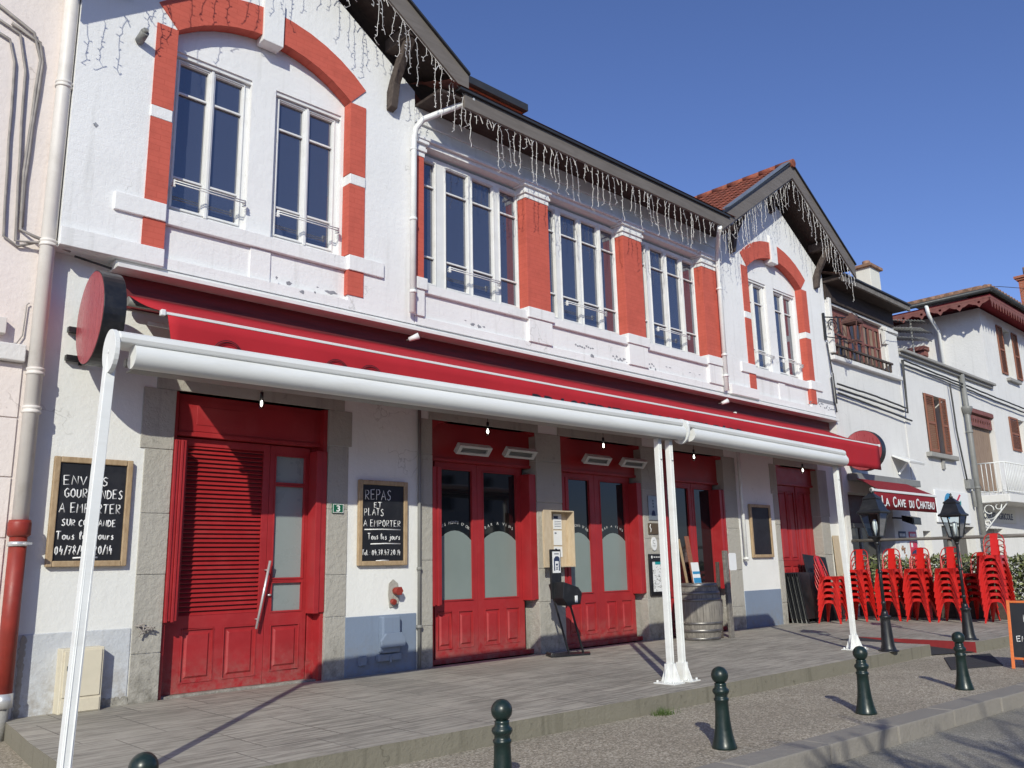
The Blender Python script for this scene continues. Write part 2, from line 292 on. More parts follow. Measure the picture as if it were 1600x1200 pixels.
# ------------------------------------------------------------------ mesh helpers
class MB:
    def __init__(s): s.v = []; s.f = []; s.m = []; s.sm = []
    def add(s, verts, faces, mi=0, smooth=False):
        k = len(s.v); s.v += [tuple(p) for p in verts]
        for f in faces: s.f.append([i+k for i in f]); s.m.append(mi); s.sm.append(smooth)
    def box(s, x0, x1, y0, y1, z0, z1, mi=0):
        s.add([(x0,y0,z0),(x1,y0,z0),(x1,y1,z0),(x0,y1,z0),(x0,y0,z1),(x1,y0,z1),(x1,y1,z1),(x0,y1,z1)],
              [(0,3,2,1),(4,5,6,7),(0,1,5,4),(1,2,6,5),(2,3,7,6),(3,0,4,7)], mi)
        return s
    def bar(s, p, q, w, h=None, mi=0, up=(0, 0, 1)):
        h = h or w; p, q = Vector(p), Vector(q); d = (q-p).normalized(); u = Vector(up)
        if abs(d.dot(u)) > 0.98: u = Vector((0, 1, 0))
        a = d.cross(u).normalized()*w/2; b = a.cross(d).normalized()*h/2
        vs = [e+sa*a+sb*b for e in (p, q) for sa, sb in ((-1,-1),(1,-1),(1,1),(-1,1))]
        s.add(vs, [(0,1,2,3),(7,6,5,4),(0,4,5,1),(1,5,6,2),(2,6,7,3),(3,7,4,0)], mi); return s
    def tube(s, pts, r, n=8, mi=0, caps=True, smooth=True):
        pts = [Vector(p) for p in pts]; rr = r if isinstance(r, (list, tuple)) else [r]*len(pts)
        k = len(pts); vs = []; ref = None
        for i, p in enumerate(pts):
            d = (pts[min(i+1, k-1)]-pts[max(i-1, 0)])
            if d.length < 1e-9: d = Vector((0, 0, 1))
            d.normalize()
            if ref is None: ref = Vector((0, 0, 1)) if abs(d.z) < 0.9 else Vector((1, 0, 0))
            a = d.cross(ref)
            if a.length < 1e-4: a = d.orthogonal()
            a.normalize(); b = d.cross(a); ref = -b if False else a.cross(d)
            for j in range(n):
                t = 2*math.pi*j/n; vs.append(p+a*math.cos(t)*rr[i]+b*math.sin(t)*rr[i])
        fs = [(i*n+j, i*n+(j+1)%n, (i+1)*n+(j+1)%n, (i+1)*n+j) for i in range(k-1) for j in range(n)]
        s.add(vs, fs, mi, smooth)
        if caps and n > 2: s.add([vs[j] for j in range(n)], [tuple(range(n))], mi); s.add([vs[(k-1)*n+j] for j in range(n)], [tuple(range(n))[::-1]], mi)
        return s
    def lathe(s, prof, n=20, c=(0, 0, 0), mi=0, smooth=True, rot=0):
        vs = []; k = len(prof)
        for r_, z in prof:
            for j in range(n):
                t = 2*math.pi*j/n+rot; vs.append((c[0]+r_*math.cos(t), c[1]+r_*math.sin(t), c[2]+z))
        fs = [(i*n+j, i*n+(j+1)%n, (i+1)*n+(j+1)%n, (i+1)*n+j) for i in range(k-1) for j in range(n)]
        fs += [tuple(range(n))[::-1], tuple((k-1)*n+j for j in range(n))]
        s.add(vs, fs, mi, smooth); return s
    def sphere(s, c, r, n=14, k=8, mi=0, sz=1):
        return s.lathe([(max(1e-4, r*math.sin(math.pi*i/k)), -r*sz*math.cos(math.pi*i/k)) for i in range(k+1)], n, c, mi)
    def poly(s, outer, holes, d0, d1, axis='y', mi=0, back=True):
        """polygon given in the plane across `axis`, extruded from d0 to d1, with holes"""
        def P(p, d):
            return {'y': (p[0], d, p[1]), 'x': (d, p[0], p[1]), 'z': (p[0], p[1], d)}[axis]
        loops = [outer]+list(holes); flat = [p for l in loops for p in l]
        tris = tessellate_polygon([[Vector((p[0], p[1], 0)) for p in l] for l in loops])
        s.add([P(p, d0) for p in flat], [tuple(t) for t in tris], mi)
        if back: s.add([P(p, d1) for p in flat], [tuple(t)[::-1] for t in tris], mi)
        for l in loops:
            n = len(l); s.add([P(p, d0) for p in l]+[P(p, d1) for p in l], [(i, (i+1) % n, n+(i+1) % n, n+i) for i in range(n)], mi)
        return s
    def build(s, name, mats, parent=None, bevel=0, origin=None, merge=True):
        o_ = Vector(origin) if origin is not None else (W[parent.name] if parent else Vector((0, 0, 0)))
        me = bpy.data.meshes.new(name)
        me.from_pydata([tuple(Vector(p)-o_) for p in s.v], [], s.f)
        if not isinstance(mats, (list, tuple)): mats = [mats]
        for m_ in mats: me.materials.append(M[m_] if isinstance(m_, str) else m_)
        me.polygons.foreach_set('material_index', s.m); me.polygons.foreach_set('use_smooth', s.sm)
        bm = bmesh.new(); bm.from_mesh(me)
        if merge: bmesh.ops.remove_doubles(bm, verts=bm.verts, dist=1e-5)
        bmesh.ops.recalc_face_normals(bm, faces=bm.faces); bm.to_mesh(me); bm.free()
        ob = bpy.data.objects.new(name, me); C.objects.link(ob)
        if parent: ob.parent = parent
        else: ob.location = o_
        W[ob.name] = o_
        if bevel:
            b = ob.modifiers.new('bevel', 'BEVEL'); b.width = bevel; b.segments = 2; b.limit_method = 'ANGLE'; b.angle_limit = R(40)
        return ob
W = {}
def tag(o, label, cat, group=None, kind=None):
    if label: o['label'] = label
    if cat: o['category'] = cat
    if group: o['group'] = group
    if kind: o['kind'] = kind
    return o
def thing(name, label, cat, loc, group=None, rz=0):
    o = bpy.data.objects.new(name, None); C.objects.link(o); o.location = loc; o.rotation_euler = (0, 0, rz)
    o.empty_display_size = 0.2; W[o.name] = Vector(loc)
    return tag(o, label, cat, group)
def struct(o): o['kind'] = 'structure'; return o
def copy_tree(o, parent=None):
    c = o.copy(); C.objects.link(c); W[c.name] = W[o.name]
    if parent is not None: c.parent = parent
    for ch in list(o.children): copy_tree(ch, c)
    return c
def arc(cx, cz, r, a0, a1, n):
    return [(cx+r*math.cos(R(a0+(a1-a0)*i/n)), cz+r*math.sin(R(a0+(a1-a0)*i/n))) for i in range(n+1)]
def rect(x0, x1, z0, z1): return [(x0, z0), (x1, z0), (x1, z1), (x0, z1)]

def text_mesh(s, size, x, y, z, mb_name, mat, parent, width=None, ext=0.002, bold=0.0, align='LEFT', rot=None, spacing=1.0):
    """lettering as real thin mesh standing in the xz plane"""
    cu = bpy.data.curves.new(mb_name, 'FONT'); cu.body = s; cu.size = size; cu.extrude = ext; cu.offset = bold; cu.align_x = align
    cu.space_character = spacing; cu.resolution_u = 3
    ob = bpy.data.objects.new('tmp', cu); C.objects.link(ob)
    bpy.context.view_layer.update()
    me = bpy.data.meshes.new_from_object(ob.evaluated_get(bpy.context.evaluated_depsgraph_get()))
    bpy.data.objects.remove(ob); bpy.data.curves.remove(cu)
    xs = [v.co.x for v in me.vertices]
    k = width/(max(xs)-min(xs)) if width else 1
    x_off = min(xs) if width else 0
    base = Vector((x, y, z))
    mat_r = rot or Matrix.Rotation(R(90), 3, 'X')
    o_ = W[parent.name] if parent else Vector((0, 0, 0))
    for v in me.vertices:
        c = Vector(((v.co.x-x_off)*k, v.co.y, v.co.z)); v.co = base+mat_r@c-o_
    me.materials.clear(); me.materials.append(M[mat])
    o = bpy.data.objects.new(mb_name, me); C.objects.link(o); o.parent = parent; W[o.name] = o_
    return o

# hand lettering: strokes on a 0..4 x 0..6 grid
G = {'A':[[(0,0),(1.6,6),(3.4,0)],[(0.7,2.2),(2.8,2.4)]],'C':[[(3.2,5),(2,6),(0.6,4.4),(0.4,1.6),(1.6,0),(3.2,0.8)]],'D':[[(0.4,0),(0.5,6)],[(0.5,6),(2.6,5),(3.3,2.8),(2.4,0.6),(0.4,0)]],
'E':[[(3,6),(0.4,5.8),(0.5,0),(3.1,0.3)],[(0.5,3.1),(2.6,3.2)]],'G':[[(3.2,5.2),(1.8,6),(0.5,4.2),(0.5,1.6),(1.8,0),(3.2,1),(3.1,2.6),(2,2.6)]],
'I':[[(1.2,0),(1.3,4.4)],[(1.3,5.6),(1.4,6)]],'J':[[(1,6),(3,6)],[(2.2,6),(2.2,1.2),(1.2,0),(0.2,1)]],'L':[[(0.5,6),(0.4,0),(2.8,0.2)]],'M':[[(0.2,0),(0.6,6),(1.9,2.4),(3.2,6),(3.7,0)]],
'N':[[(0.3,0),(0.5,6),(3,0.1),(3.2,6)]],'O':[[(1.8,6),(0.4,4.4),(0.5,1.4),(1.9,0),(3.2,1.6),(3.1,4.6),(1.8,6)]],'P':[[(0.5,0),(0.5,6),(2.5,5.8),(3,4.4),(2.2,3.1),(0.5,2.9)]],
'R':[[(0.5,0),(0.5,6),(2.5,5.8),(3,4.4),(2.2,3.1),(0.5,2.9),(3.1,0)]],'S':[[(3,5.2),(1.8,6),(0.7,4.8),(1.4,3.4),(2.7,2.4),(2.6,0.8),(1.4,0),(0.3,0.8)]],'T':[[(0,5.9),(3.4,6)],[(1.7,6),(1.6,0)]],
'U':[[(0.4,6),(0.5,1.4),(1.7,0),(3,1.4),(3.2,6)]],'V':[[(0.1,6),(1.6,0),(3.2,6)]],'o':[[(1.3,3.4),(0.4,2.4),(0.5,0.7),(1.4,0),(2.3,1),(2.2,2.7),(1.3,3.4)]],'u':[[(0.4,3.4),(0.5,0.8),(1.3,0),(2.1,0.8),(2.3,3.4),(2.4,0)]],
's':[[(2,3),(1.2,3.4),(0.6,2.6),(1.8,1.2),(1.5,0.1),(0.4,0.3)]],'l':[[(0.5,0.8),(1.6,5),(1,6),(0.5,4.8),(0.7,0.5),(1.4,0)]],'e':[[(0.4,1.6),(2,2),(1.5,3.4),(0.5,2.6),(0.5,0.7),(1.4,0),(2.2,0.6)]],'j':[[(1.6,3.4),(1.5,-1),(0.6,-1.8),(0,-1)],[(1.6,4.6),(1.7,4.9)]],
'r':[[(0.5,0),(0.6,3.4)],[(0.6,2.2),(1.4,3.3),(2,3.1)]],'0':[[(1.5,6),(0.4,4.2),(0.5,1.4),(1.5,0),(2.6,1.6),(2.5,4.4),(1.5,6)]],'1':[[(0.3,4.4),(1.5,6),(1.4,0)]],'2':[[(0.4,4.8),(1.5,6),(2.6,4.8),(0.3,0),(2.8,0.2)]],
'4':[[(1,6),(0.3,2.2),(2.8,2.4)],[(2.2,4),(2,-0.4)]],'7':[[(0.3,5.8),(2.8,6),(1.2,0)],[(0.8,3),(2.4,3.2)]],'8':[[(1.5,3.2),(0.5,4.6),(1.5,6),(2.5,4.8),(1.5,3.2),(0.4,1.6),(1.5,0),(2.7,1.4),(1.5,3.2)]],
'/':[[(0.2,-0.6),(2.2,6.4)]],'.':[[(0.8,0.1),(1.1,0.4)]],':':[[(0.8,0.6),(1,0.9)],[(0.8,3),(1,3.3)]],' ':[]}
ADV = {'l':2,'e':2.8,'s':2.6,'o':2.8,'u':3,'r':2.5,'j':2.4,'.':1.8,':':2,'I':2.4,'/':2.8,'M':4.4,' ':2.4,'1':2.4}
def chalk_lines(lines, y, origin_fn=None, r=0.006):
    """lines: (text, x_start, x_end, z_base, cap height); '_' text draws an underline"""
    mb = MB()
    for s, x0, x1, z, h in lines:
        if s == '_':
            mb.tube([(x0, y, z), ((x0+x1)/2, y, z+0.006), (x1, y, z+0.003)], r*1.3, 5); continue
        tot = sum(ADV.get(c, 3.9) for c in s); k = (x1-x0)/tot; x = x0
        for c in s:
            jz = random.uniform(-0.04, 0.04)*h; js = random.uniform(0.93, 1.07)
            for st in G.get(c, []):
                mb.tube([(x+p[0]*k*0.95+random.uniform(-.0015, .0015), y, z+jz+p[1]/6*h*js+random.uniform(-.0015, .0015)) for p in st], r, 5)
            x += ADV.get(c, 3.9)*k
    for i, p in enumerate(mb.v): mb.v[i] = (p[0], y+(p[1]-y)*0.25, p[2])
    return mb
# ================================================================== setting
ZD, ZP, ZR = 0.30, 0.15, 0.02
mb = MB(); mb.add([(-400,-400,0),(500,-400,0),(500,500,0),(-400,500,0)], [(0,1,2,3)]); struct(mb.build('ground', 'asphalt'))
mb = MB(); mb.add([(-40,-30,ZR-.002),(70,-30,ZR-.002),(70,3.2,ZR-.002),(-40,3.6,ZR-.002)], [(0,1,2,3)]); struct(mb.build('road', 'asphalt'))
def curb_y(x): return 3.32-0.07*(x-5.52)
mb = MB(); mb.poly([(-20,curb_y(-20)+.2),(45,curb_y(45)+.2),(45,12),(-20,12)], [], ZR-.03, ZP, 'z'); struct(mb.build('pavement', 'pavement'))
mb = MB(); x = -12.03
while x < 40:
    L = 1.02; j = random.uniform(-.004, .004)
    a, b = x+.006, x+L-.006; ya, yb = curb_y(a), curb_y(b)
    mb.poly([(a, ya+j), (b, yb+j), (b, yb+.245), (a, ya+.245)], [], ZR-.05, ZP+.006+j*.6, 'z'); x += L
struct(mb.build('curb', 'curb', bevel=0.014))
# terrace deck: rounded splayed left side, straight front, ramp notch on the right
deck = [(2.14,8.72),(2.06,7.9),(2.0,7.36),(1.93,6.4),(1.96,5.75),(2.15,5.38),(2.5,5.27),(4.8,5.19),(6.4,5.11),(8.5,5.05),(12.8,4.98),(12.8,6.34),(13.5,6.34),(13.5,4.62),(18.9,4.28),(19.6,8.72)]
mb = MB(); mb.poly(deck, [], ZP-.02, ZD, 'z', back=False)
n = len(deck)
mb2 = MB(); mb2.add([(p[0], p[1], ZD) for p in deck], [tuple(t) for t in tessellate_polygon([[Vector((p[0], p[1], 0)) for p in deck]])])
struct(mb2.build('deck', 'deck'))
mb = MB()
for i in range(n-1):
    a, b = Vector((*deck[i], 0)), Vector((*deck[i+1], 0)); d = (b-a); L = d.length
    if L < 1e-3: continue
    nrm = Vector((d.y, -d.x, 0)).normalized()
    red = (i == 12)
    mb.add([(a.x,a.y,ZP-.02),(b.x,b.y,ZP-.02),(b.x,b.y,ZD),(a.x,a.y,ZD)], [(0,1,2,3)], 1 if red else 0)
struct(mb.build('deck_edge', ['deckside', 'redcarpet']))
mb = MB(); mb.box(4.6,12.8,5.0,5.05,ZP,ZP+.045)
mb.add([(12.8,6.34,ZD-.004),(13.5,6.34,ZD-.004),(13.5,4.64,ZP+.012),(12.8,4.97,ZP+.012)], [(0,1,2,3)]); mb.v = mb.v[8:]; mb.f = [[0,1,2,3]]; mb.m = [0]; mb.sm = [False]
struct(mb.build('ramp', 'mat'))

# ================================================================== restaurant building
B = thing('restaurant_building', 'two-storey white restaurant with two gables, terracotta brick surrounds and bright red doors', 'building', (10.2, 8.7, 0.15))
YF, YU = 8.7, 8.5         # ground-floor and upper-floor faces
XL, XR = 2.17, 18.15
doors = [(3.46,5.31,3.38), (6.85,8.78,3.42), (9.30,11.25,3.42), (11.78,13.70,3.42), (15.62,17.35,3.40)]
# ground-floor wall as one sheet with door openings
outer = [(XL, ZP)]
for a, b, h in doors: outer += [(a, ZP), (a, h), (b, h), (b, ZP)]
outer += [(XR, ZP), (XR, 4.6), (XL, 4.6)]
mb = MB(); mb.poly(outer, [], YF, YF+.4); mb.build('ground_floor_wall', 'white_low', B)
# stone jambs and piers, a few mm proud, in blocks
def stone(x0, x1, z0, z1, zs, wide_top=0, y=YF-.012):
    mb = MB(); lv = [z0]+zs+[z1]
    for i in range(len(lv)-1):
        e = wide_top if i == len(lv)-2 else 0; j = random.uniform(-.004, .004)
        mb.box(x0-(e if wide_top > 0 else 0), x1+(abs(e) if wide_top < 0 else 0), y+j, YF+.42, lv[i]+.002, lv[i+1]-.002)
    mb.build('stone_jamb', 'stone', B, bevel=.006)
stone(3.18, 3.466, ZD-.1, 3.38, [0.75, 1.5, 2.1, 2.75], 0.05)
stone(5.304, 5.58, ZD-.1, 3.38, [0.98, 1.45, 2.2, 2.95], -0.04)
stone(6.64, 6.856, ZD-.1, 3.42, [0.8, 1.6, 2.3, 2.95])
stone(8.774, 9.306, ZD-.1, 3.42, [1.0, 1.46, 2.4, 3.0])
stone(11.244, 11.786, ZD-.1, 3.42, [0.95, 1.9, 2.7])
stone(13.694, 14.11, ZD-.1, 3.42, [0.7, 1.35, 2.1, 2.8])
stone(15.44, 15.626, ZD-.1, 3.40, [0.7, 1.5, 2.2, 2.8], 0.06)
stone(17.344, 17.72, ZD-.1, 3.40, [0.8, 1.6, 2.4], -0.05)
for a, b, h in doors:
    mb = MB(); mb.box(a-.2 if a < 4 else a-.05, b+.2 if a < 4 else b+.05, YF-.016, YF+.42, h, h+.17); mb.build('stone_lintel', 'stone', B, bevel=.006)
mb = MB(); mb.box(5.57, 6.60, YF-.012, YF+.1, ZD-.1, 0.965); mb.build('blue_plinth', 'blue', B, bevel=.008)
mb = MB(); mb.box(14.13, 15.43, YF-.012, YF+.1, ZD-.1, 0.965); mb.build('blue_plinth', 'blue', B, bevel=.008)
mb = MB(); mb.box(2.20, 3.17, YF-.010, YF+.1, ZD-.1, 1.0); mb.build('pale_plinth', 'pale_plinth', B, bevel=.008)
mb = MB()   # crumbling foot of the wall
def patch(cx, cz, w, h, y, n=11):
    pts = [(cx+math.cos(2*math.pi*i/n)*w*random.uniform(.3, .62), cz+math.sin(2*math.pi*i/n)*h*random.uniform(.3, .62)) for i in range(n)]
    mb.poly(pts, [], y, YF-.005)
for k in range(9): patch(2.93+k*.028, .33, .07, .10, YF-.013-.0006*k)
for k in range(12): patch(2.235, .34+k*.055, .06, .09, YF-.013-.0005*k)
mb.build('crumbled_plaster', 'stone', B)

# --- red sign board and its white moulding, floor soffit
mb = MB(); mb.box(2.72, XR-.02, 8.675, YF-.002, 4.16, 4.50); mb.build('fascia_sign_board', 'redsign', B, bevel=.004)
mb = MB(); mb.box(2.70, XR, 8.44, YF-.002, 4.502, 4.545); mb.box(2.70, XR, 8.515, YF-.002, 4.547, 4.597); mb.build('sign_moulding', 'frame', B, bevel=.004)
mb = MB()
for i in range(14): mb.tube([(2.35+i*.03, 8.62, 4.57-.004*i), (2.40+i*.03, 8.62, 4.565-.004*i)], .011, 6)
mb.build('loose_cables', 'dcable', B)

# --- upper floor: two gabled pavilions and the middle range
def gable_wall(cx, x0, x1):
    ap = 9.34
    op = [(cx-1.135, 4.72), (cx-1.135, 7.37)] + arc(cx, 6.04, 1.76, 130, 50, 16)[1:-1] + [(cx+1.135, 7.37), (cx+1.135, 4.72)]
    outer = [(x0, 4.60), (x1, 4.60), (x1, 7.93), (cx, ap), (x0, 7.93)]
    low = rect(cx-1.08, cx+1.05, 4.70, 5.09)
    mb = MB(); mb.poly(outer, [op[::-1]], YU, YU+.35); mb.build('gable_wall', 'white', B)
    # recessed inner panel with two window openings
    yi = YU+.145
    inner = [(cx-1.2, 5.0), (cx+1.2, 5.0), (cx+1.2, 7.9), (cx-1.2, 7.9)]
    holes = [rect(cx-1.075, cx-.155, 5.32, 7.22), rect(cx+.155, cx+1.075, 5.32, 7.22)]
    mb = MB(); mb.poly(inner, holes, yi, yi+.18); mb.build('window_panel', 'white', B)
    for sx in (-1, 1):
        window(cx+sx*.615, .92, 5.32, 7.22, yi+.065, [(-.37, -.045), (.045, .37)], [0.2, 0.79], 2)
        rail(cx+sx*.615-.41, cx+sx*.615+.41, 5.60, yi, yi-.10)
    # lintel mouldings above windows
    mb = MB()
    for sx in (-1, 1):
        mb.box(cx+sx*.615-.46, cx+sx*.615+.46, yi+.02, yi+.06, 7.175, 7.22)
    mb.build('lintel_moulding', 'frame', B)
    # brick surround
    yb = YU-.014
    for s_ in (-1, 1):
        xa, xb = sorted((cx+s_*1.115, cx+s_*1.345))
        for za, zb in ((4.79, 5.105), (5.305, 6.245), (6.385, 7.362)):
            mb = MB(); mb.box(xa, xb, yb, YU+.14, za, zb); mb.build('brick_surround', 'brick', B)
        pts = [(cx+1.965*math.cos(R(a)), 6.175+1.965*math.sin(R(a))) for a in ([133, 126, 119, 112, 105, 98, 93.9] if s_ < 0 else [86.1, 82, 75, 68, 61, 54, 47])]
        ins = [(cx+1.735*math.cos(R(a)), 6.04+1.735*math.sin(R(a))) for a in ([94.4, 98, 105, 112, 119, 126, 130] if s_ < 0 else [50, 54, 61, 68, 75, 82, 85.6])]
        mb = MB(); mb.poly(pts+ins, [], yb, YU+.14); mb.build('brick_arch', 'brick', B)
    mb = MB()
    mb.poly([(cx-.13, 7.69), (cx+.13, 7.69), (cx+.135, 8.3), (cx-.135, 8.3)], [], YU-.045, YU+.14)
    mb.build('keystone', 'white', B, bevel=.008)
    mb = MB()
    for s_ in (-1, 1):
        xa, xb = sorted((cx+s_*1.12, cx+s_*1.64)); mb.box(xa, xb, YU-.035, YU+.14, 5.105, 5.30)
        xa, xb = sorted((cx+s_*1.12, cx+s_*1.35)); mb.box(xa, xb, YU-.018, YU+.14, 6.247, 6.383)
    mb.box(cx-1.13, cx+1.13, YU+.01, YU+.3, 5.105, 5.27); mb.build('stone_band', 'white', B, bevel=.008)
    mb = MB(); mb.box(cx-1.16, cx+1.16, YU+.065, YU+.30, 4.68, 5.10); mb.build('lower_panel', 'white', B)
    mb = MB(); mb.box(cx-.13, cx+.12, YU+.045, YU+.065, 4.68, 5.10); mb.build('lower_panel', 'white', B, bevel=.004)
    mb = MB(); mb.box(cx-2.11, cx-1.12, YU-.06, YU, 4.60, 4.79)
    mb.build('wall_base', 'white', B, bevel=.006)

def window(cx, w, z0, z1, y, lights, bars, depth_n=2, sash=None):
    """frame mesh with one pane mesh under it; bars are fractions of the glass height"""
    x0, x1 = cx-w/2, cx+w/2; g0, g1 = z0+.085, z1-.09
    mb = MB(); mb.poly(rect(x0, x1, z0, z1), [rect(cx+a, cx+b, g0, g1) for a, b in lights], y, y+.06)
    for a, b in lights:
        for f in bars:
            z = g0+(g1-g0)*f; mb.box(cx+a, cx+b, y+.006, y+.035, z-.012, z+.012)
        if b-a > .25:   # casement edge moulding
            for xa, xb, za, zb in ((cx+a-.03, cx+a-.014, g0-.03, g1+.03), (cx+b+.014, cx+b+.03, g0-.03, g1+.03), (cx+a-.014, cx+b+.014, g0-.03, g0-.014), (cx+a-.014, cx+b+.014, g1+.014, g1+.03)):
                mb.box(xa, xb, y-.014, y, za, zb)
    mid = sorted(lights); 
    for (a, b), (c_, d) in zip(mid[:-1], mid[1:]):
        if c_-b < .11: mb.box(cx+(b+c_)/2-.016, cx+(b+c_)/2+.016, y-.026, y, g0-.05, g1+.05)
    wn = mb.build('window', 'frame', B, bevel=.003)
    mb = MB(); mb.box(x0+.01, x1-.01, y+.04, y+.05, g0-.01, g1+.01); mb.build('pane', 'pane', wn)
    return wn
def rail(x0, x1, z, yw, yf):
    mb = MB()
    for dz in (0, .028): mb.tube([(x0, yw, z+dz), (x0+.01, yf, z+dz), (x1-.01, yf, z+dz), (x1, yw, z+dz)], .007, 6)
    for xx in (x0+.005, x1-.005): mb.box(xx-.012, xx+.012, yf+.02, yf+.045, z-.03, z+.05)
    mb.build('window_rail', 'alu', B)
LC, RC = 4.27, 15.94
gable_wall(LC, XL, 6.41)
gable_wall(RC, 13.83, XR)
# middle wall with three wide bays
bays = [(6.55, 8.50), (8.97, 10.82), (11.31, 13.16)]
mb = MB(); mb.poly(rect(6.41, 13.83, 4.60, 7.72), [rect(a, b, 5.18, 7.19) for a, b in bays], YU+.02, YU+.35); mb.build('middle_wall', 'white', B)
mb = MB(); mb.box(6.42, 13.82, YU-.03, YU+.02, 7.25, 7.30); mb.box(6.42, 13.82, YU-.012, YU+.018, 7.48, 7.72); mb.build('frieze', 'white', B, bevel=.006)
for a, b in bays:
    w = b-a; c = (a+b)/2
    window(c, w, 5.20, 7.14, YU+.16, [(-w/2+.05, -w/2+.32), (-.44, -.055), (.055, .44), (w/2-.42+.04, w/2-.05)], [0.21, 0.80])
    rail(c-.47, c+.47, 5.50, YU+.10, YU+.02)
    mb = MB(); mb.box(a, b, YU-.03, YU+.2, 5.05, 5.18); mb.build('window_sill', 'white', B, bevel=.008)
pill = [(6.41, 6.555), (8.49, 8.98), (10.81, 11.32), (13.15, 13.70)]
for i, (a, b) in enumerate(pill):
    mb = MB(); mb.box(a, b, YU-.02, YU+.17, 5.24, 6.98); pc = mb.build('brick_pillar', 'brick', B, bevel=.004)
    mb = MB(); e = .035 if i else .02
    for k, (z0, z1, o) in enumerate(((6.98, 7.05, .01), (7.05, 7.10, .035), (7.10, 7.16, .02), (7.16, 7.21, .06), (7.21, 7.255, .075))):
        mb.box(a-o*(i > 0), b+o*.8, YU-.02-o, YU+.19, z0, z1)
    mb.build('capital', 'white', pc, bevel=.006)
    mb = MB(); mb.box(a-.03*(i > 0), b+.03, YU-.065, YU+.18, 5.08, 5.24); mb.box(a-.0, b+.0, YU-.04, YU+.1, 4.72, 5.08)
    mb.build('pillar_base', 'white', pc, bevel=.006)
mb = MB(); mb.box(6.42, 13.82, YU-.01, YU+.02, 4.60, 4.72); mb.box(6.6, 13.1, YU+.0, YU+.02, 4.66, 4.70); mb.build('cornice', 'white', B, bevel=.006)
# bare patches where paint has flaked
mb = MB()
def chip(cx, cz, w, h, y):
    n = 15; pts = [(cx+math.cos(2*math.pi*i/n)*w*random.uniform(.26, .62), cz+math.sin(2*math.pi*i/n)*h*random.uniform(.24, .62)) for i in range(n)]
    mb.poly(pts, [], y-.0025, y+.002)
for cx, cz, w, h in ((4.60,4.76,.08,.05),(4.45,4.79,.03,.04),(4.78,4.69,.07,.05),(5.17,4.765,.16,.05),(4.95,4.72,.03,.03),(4.98,4.79,.03,.02)): chip(cx, cz, w, h, YU-.0005)
for cx, cz, w, h in ((7.43,4.69+.1,.08,.05),(7.55,4.68+.1,.07,.06),(7.64,4.69+.1,.06,.02),(7.3,4.82,.04,.015)): chip(cx, cz, w, h, YU+.0195)
for k in range(9): chip(9.55+k*.05, 4.85+random.uniform(-.02, .02), .05, .03, YU+.0195)
chip(9.9, 4.72, .10, .06, YU-.0105); chip(8.83, 4.86, .05, .08, YU+.0195); chip(8.66, 4.9, .03, .03, YU+.0195)
for k in range(26): chip(10.45+k*.045, 4.80+random.uniform(-.05, .03), random.uniform(.03, .07), random.uniform(.02, .05), YU+.0195 if True else 0)
for k in range(4): chip(11.15+k*.06, 4.76, .07, .06, YU+.0195)
for cx in (11.9, 12.0, 12.6, 12.9): chip(cx, 4.84, .07, .015, YU+.0195)
for k in range(28): chip(16.95+k*.045, 4.86-.004*k+random.uniform(-.06, .03), random.uniform(.03, .08), random.uniform(.015, .05), YU-.0005)
chip(2.40, 5.95, .05, .05, YU-.0005)
mb.build('flaked_paint_patch', 'chip', B)
mb = MB(); mb.box(17.35, 18.14, YU-.006, YU+.02, 4.865, 4.945); mb.build('bare_zinc_strip', 'chip', B)

